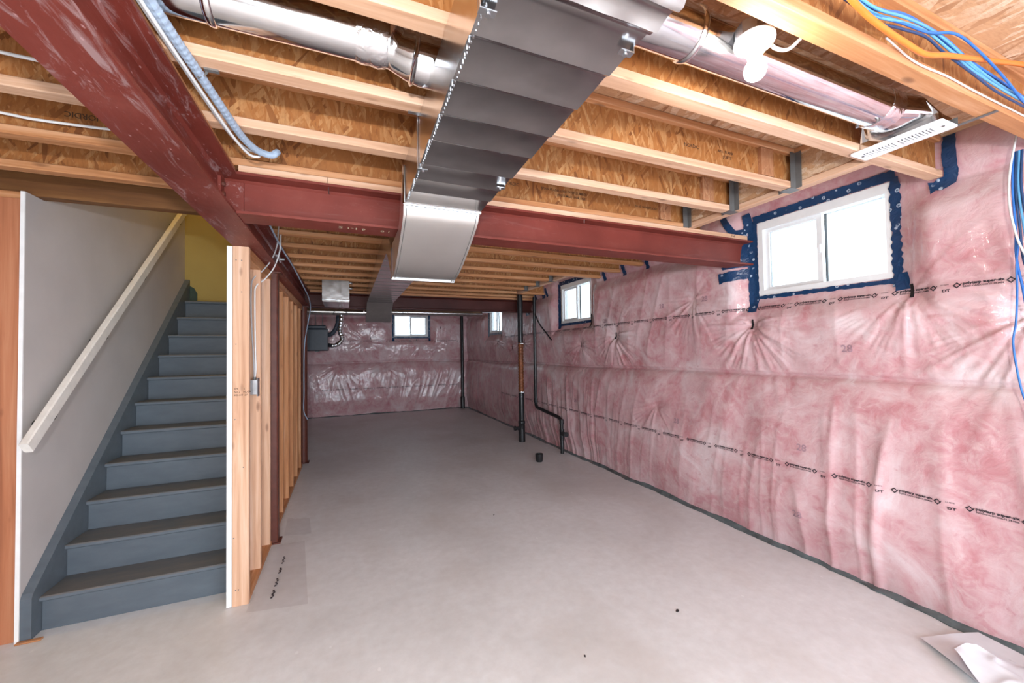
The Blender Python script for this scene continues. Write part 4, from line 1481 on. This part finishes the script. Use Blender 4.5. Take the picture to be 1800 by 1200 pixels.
base_strip('baseboard_right', 'dark sealed film edge along the foot of the long insulated wall', Y_FRONT + .01, 10.7, False, wallx)
base_strip('baseboard_back', 'dark sealed film edge along the foot of the far wall', -3.2, 3.1, True, wally)

# ------------------------------------------------------------------ loose things on the floor


def sheet(name, label, cat, poly, nx, ny, hfun, mat, th=.0012):
    """a bilinear sheet over four floor corners with height function"""
    A, B, C, D = (Vector((*p, 0)) for p in poly)
    vs, fs = [], []
    for layer in (0, 1):
        for i in range(nx + 1):
            for j in range(ny + 1):
                u, v = i / nx, j / ny
                p = (A * (1 - u) + B * u) * (1 - v) + (D * (1 - u) + C * u) * v
                vs.append((p.x, p.y, .0015 + max(0, hfun(u, v, p)) + layer * th))
    N = (nx + 1) * (ny + 1)
    for i in range(nx):
        for j in range(ny):
            q = i * (ny + 1) + j
            fs.append((q, q + 1, q + ny + 2, q + ny + 1))
            fs.append((N + q, N + q + ny + 1, N + q + ny + 2, N + q + 1))
    ed = [i * (ny + 1) for i in range(nx + 1)] + [nx * (ny + 1) + j for j in range(1, ny + 1)] + \
         [i * (ny + 1) + ny for i in range(nx - 1, -1, -1)] + [j for j in range(ny - 1, 0, -1)]
    for a_, b_ in zip(ed, ed[1:] + ed[:1]):
        fs.append((a_, b_, N + b_, N + a_))
    return tag(MB().add(vs, fs).build(name, mat, None, 60), label, cat)


fl = sheet('poly_strip', 'thin grey poly strip under the near end of the stud partition', 'plastic film', [(-.568, 2.86), (-.23, 2.80), (-.33, 3.74), (-.568, 3.76)], 14, 30,
           lambda u, v, p: .004 * float(abs(vn(p.x * 9, p.y * 7))) * (u > .3), 'film', .0006)
mb = MB()
for y0, y1 in ((2.95, 3.05), (3.09, 3.20), (3.26, 3.34), (3.40, 3.52)):
    for k in range(5):
        a_ = y0 + (y1 - y0) * k / 5
        mb.box(-.455 + .006 * (k % 2), -.443 + .006 * (k % 2), a_, a_ + .016, .0065, .0072)
mb.build('printed_mark', 'ink', fl)
fl2 = sheet('poly_strip', 'crumpled clear poly strip beside the steel column base', 'plastic film', [(-.50, 3.90), (-.29, 3.86), (-.33, 4.22), (-.52, 4.30)], 12, 14,
            lambda u, v, p: .016 * float(abs(vn(p.x * 16, p.y * 12))) , 'film', .0006)
sheet('paper_sheet', 'rumpled grey-white paper sheet against the foot of the insulated wall', 'paper', [(2.765, 1.135), (2.60, .86), (3.02, .70), (3.09, 1.03)], 24, 24,
      lambda u, v, p: .010 + .012 * float(1 + vn(p.x * 5, p.y * 4)) + .04 * float(ss(.65, 1, u)) * v, 'paper')
sheet('plastic_sheet', 'crumpled white plastic wrap lying on the rumpled paper', 'plastic wrap', [(2.70, .985), (2.52, .80), (2.95, .66), (2.88, .93)], 26, 26,
      lambda u, v, p: .060 + .045 * float(1 - abs(vn(p.x * 6 + 3, p.y * 5))) ** 2 + .012 * float(1 - abs(vn(p.x * 14, p.y * 13))) ** 2 - .03 * (1 - math.sin(math.pi * v)), 'paper')
tag(MB().lum(-1.662, -1.56, 3.045, 3.075, .001, .009, .003).build('wood_shim', 'lum_x'), 'thin wood shim at the foot of the stair stringer', 'shim')
tag(MB().tube([(-.66, 6.12, .02), (-.60, 6.10, .30)], .007, 6).build('metal_rod', 'black'), 'thin dark rod leaning by the far column', 'rod')
for (x, y, a_), lb2 in zip(((1.795, 1.826, .4), (1.106, 1.753, 1.2), (1.279, 3.574, .2)), ('dark chip of debris on the slab before the big window', 'small dark crumb of debris low in the middle of the slab', 'small dark crumb of debris in the middle of the slab')):
    c_, s_ = math.cos(a_), math.sin(a_)
    pts_ = [(.012, .004), (.004, .009), (-.010, .005), (-.013, -.004), (.002, -.008), (.011, -.005)]
    sc_ = 1.0 if a_ == .4 else .55
    tag(MB().prism([(x + sc_ * (p * c_ - q * s_), y + sc_ * (p * s_ + q * c_)) for p, q in pts_], 2, .0005, .006 * sc_).build('debris_chip', 'black'), lb2, 'debris')
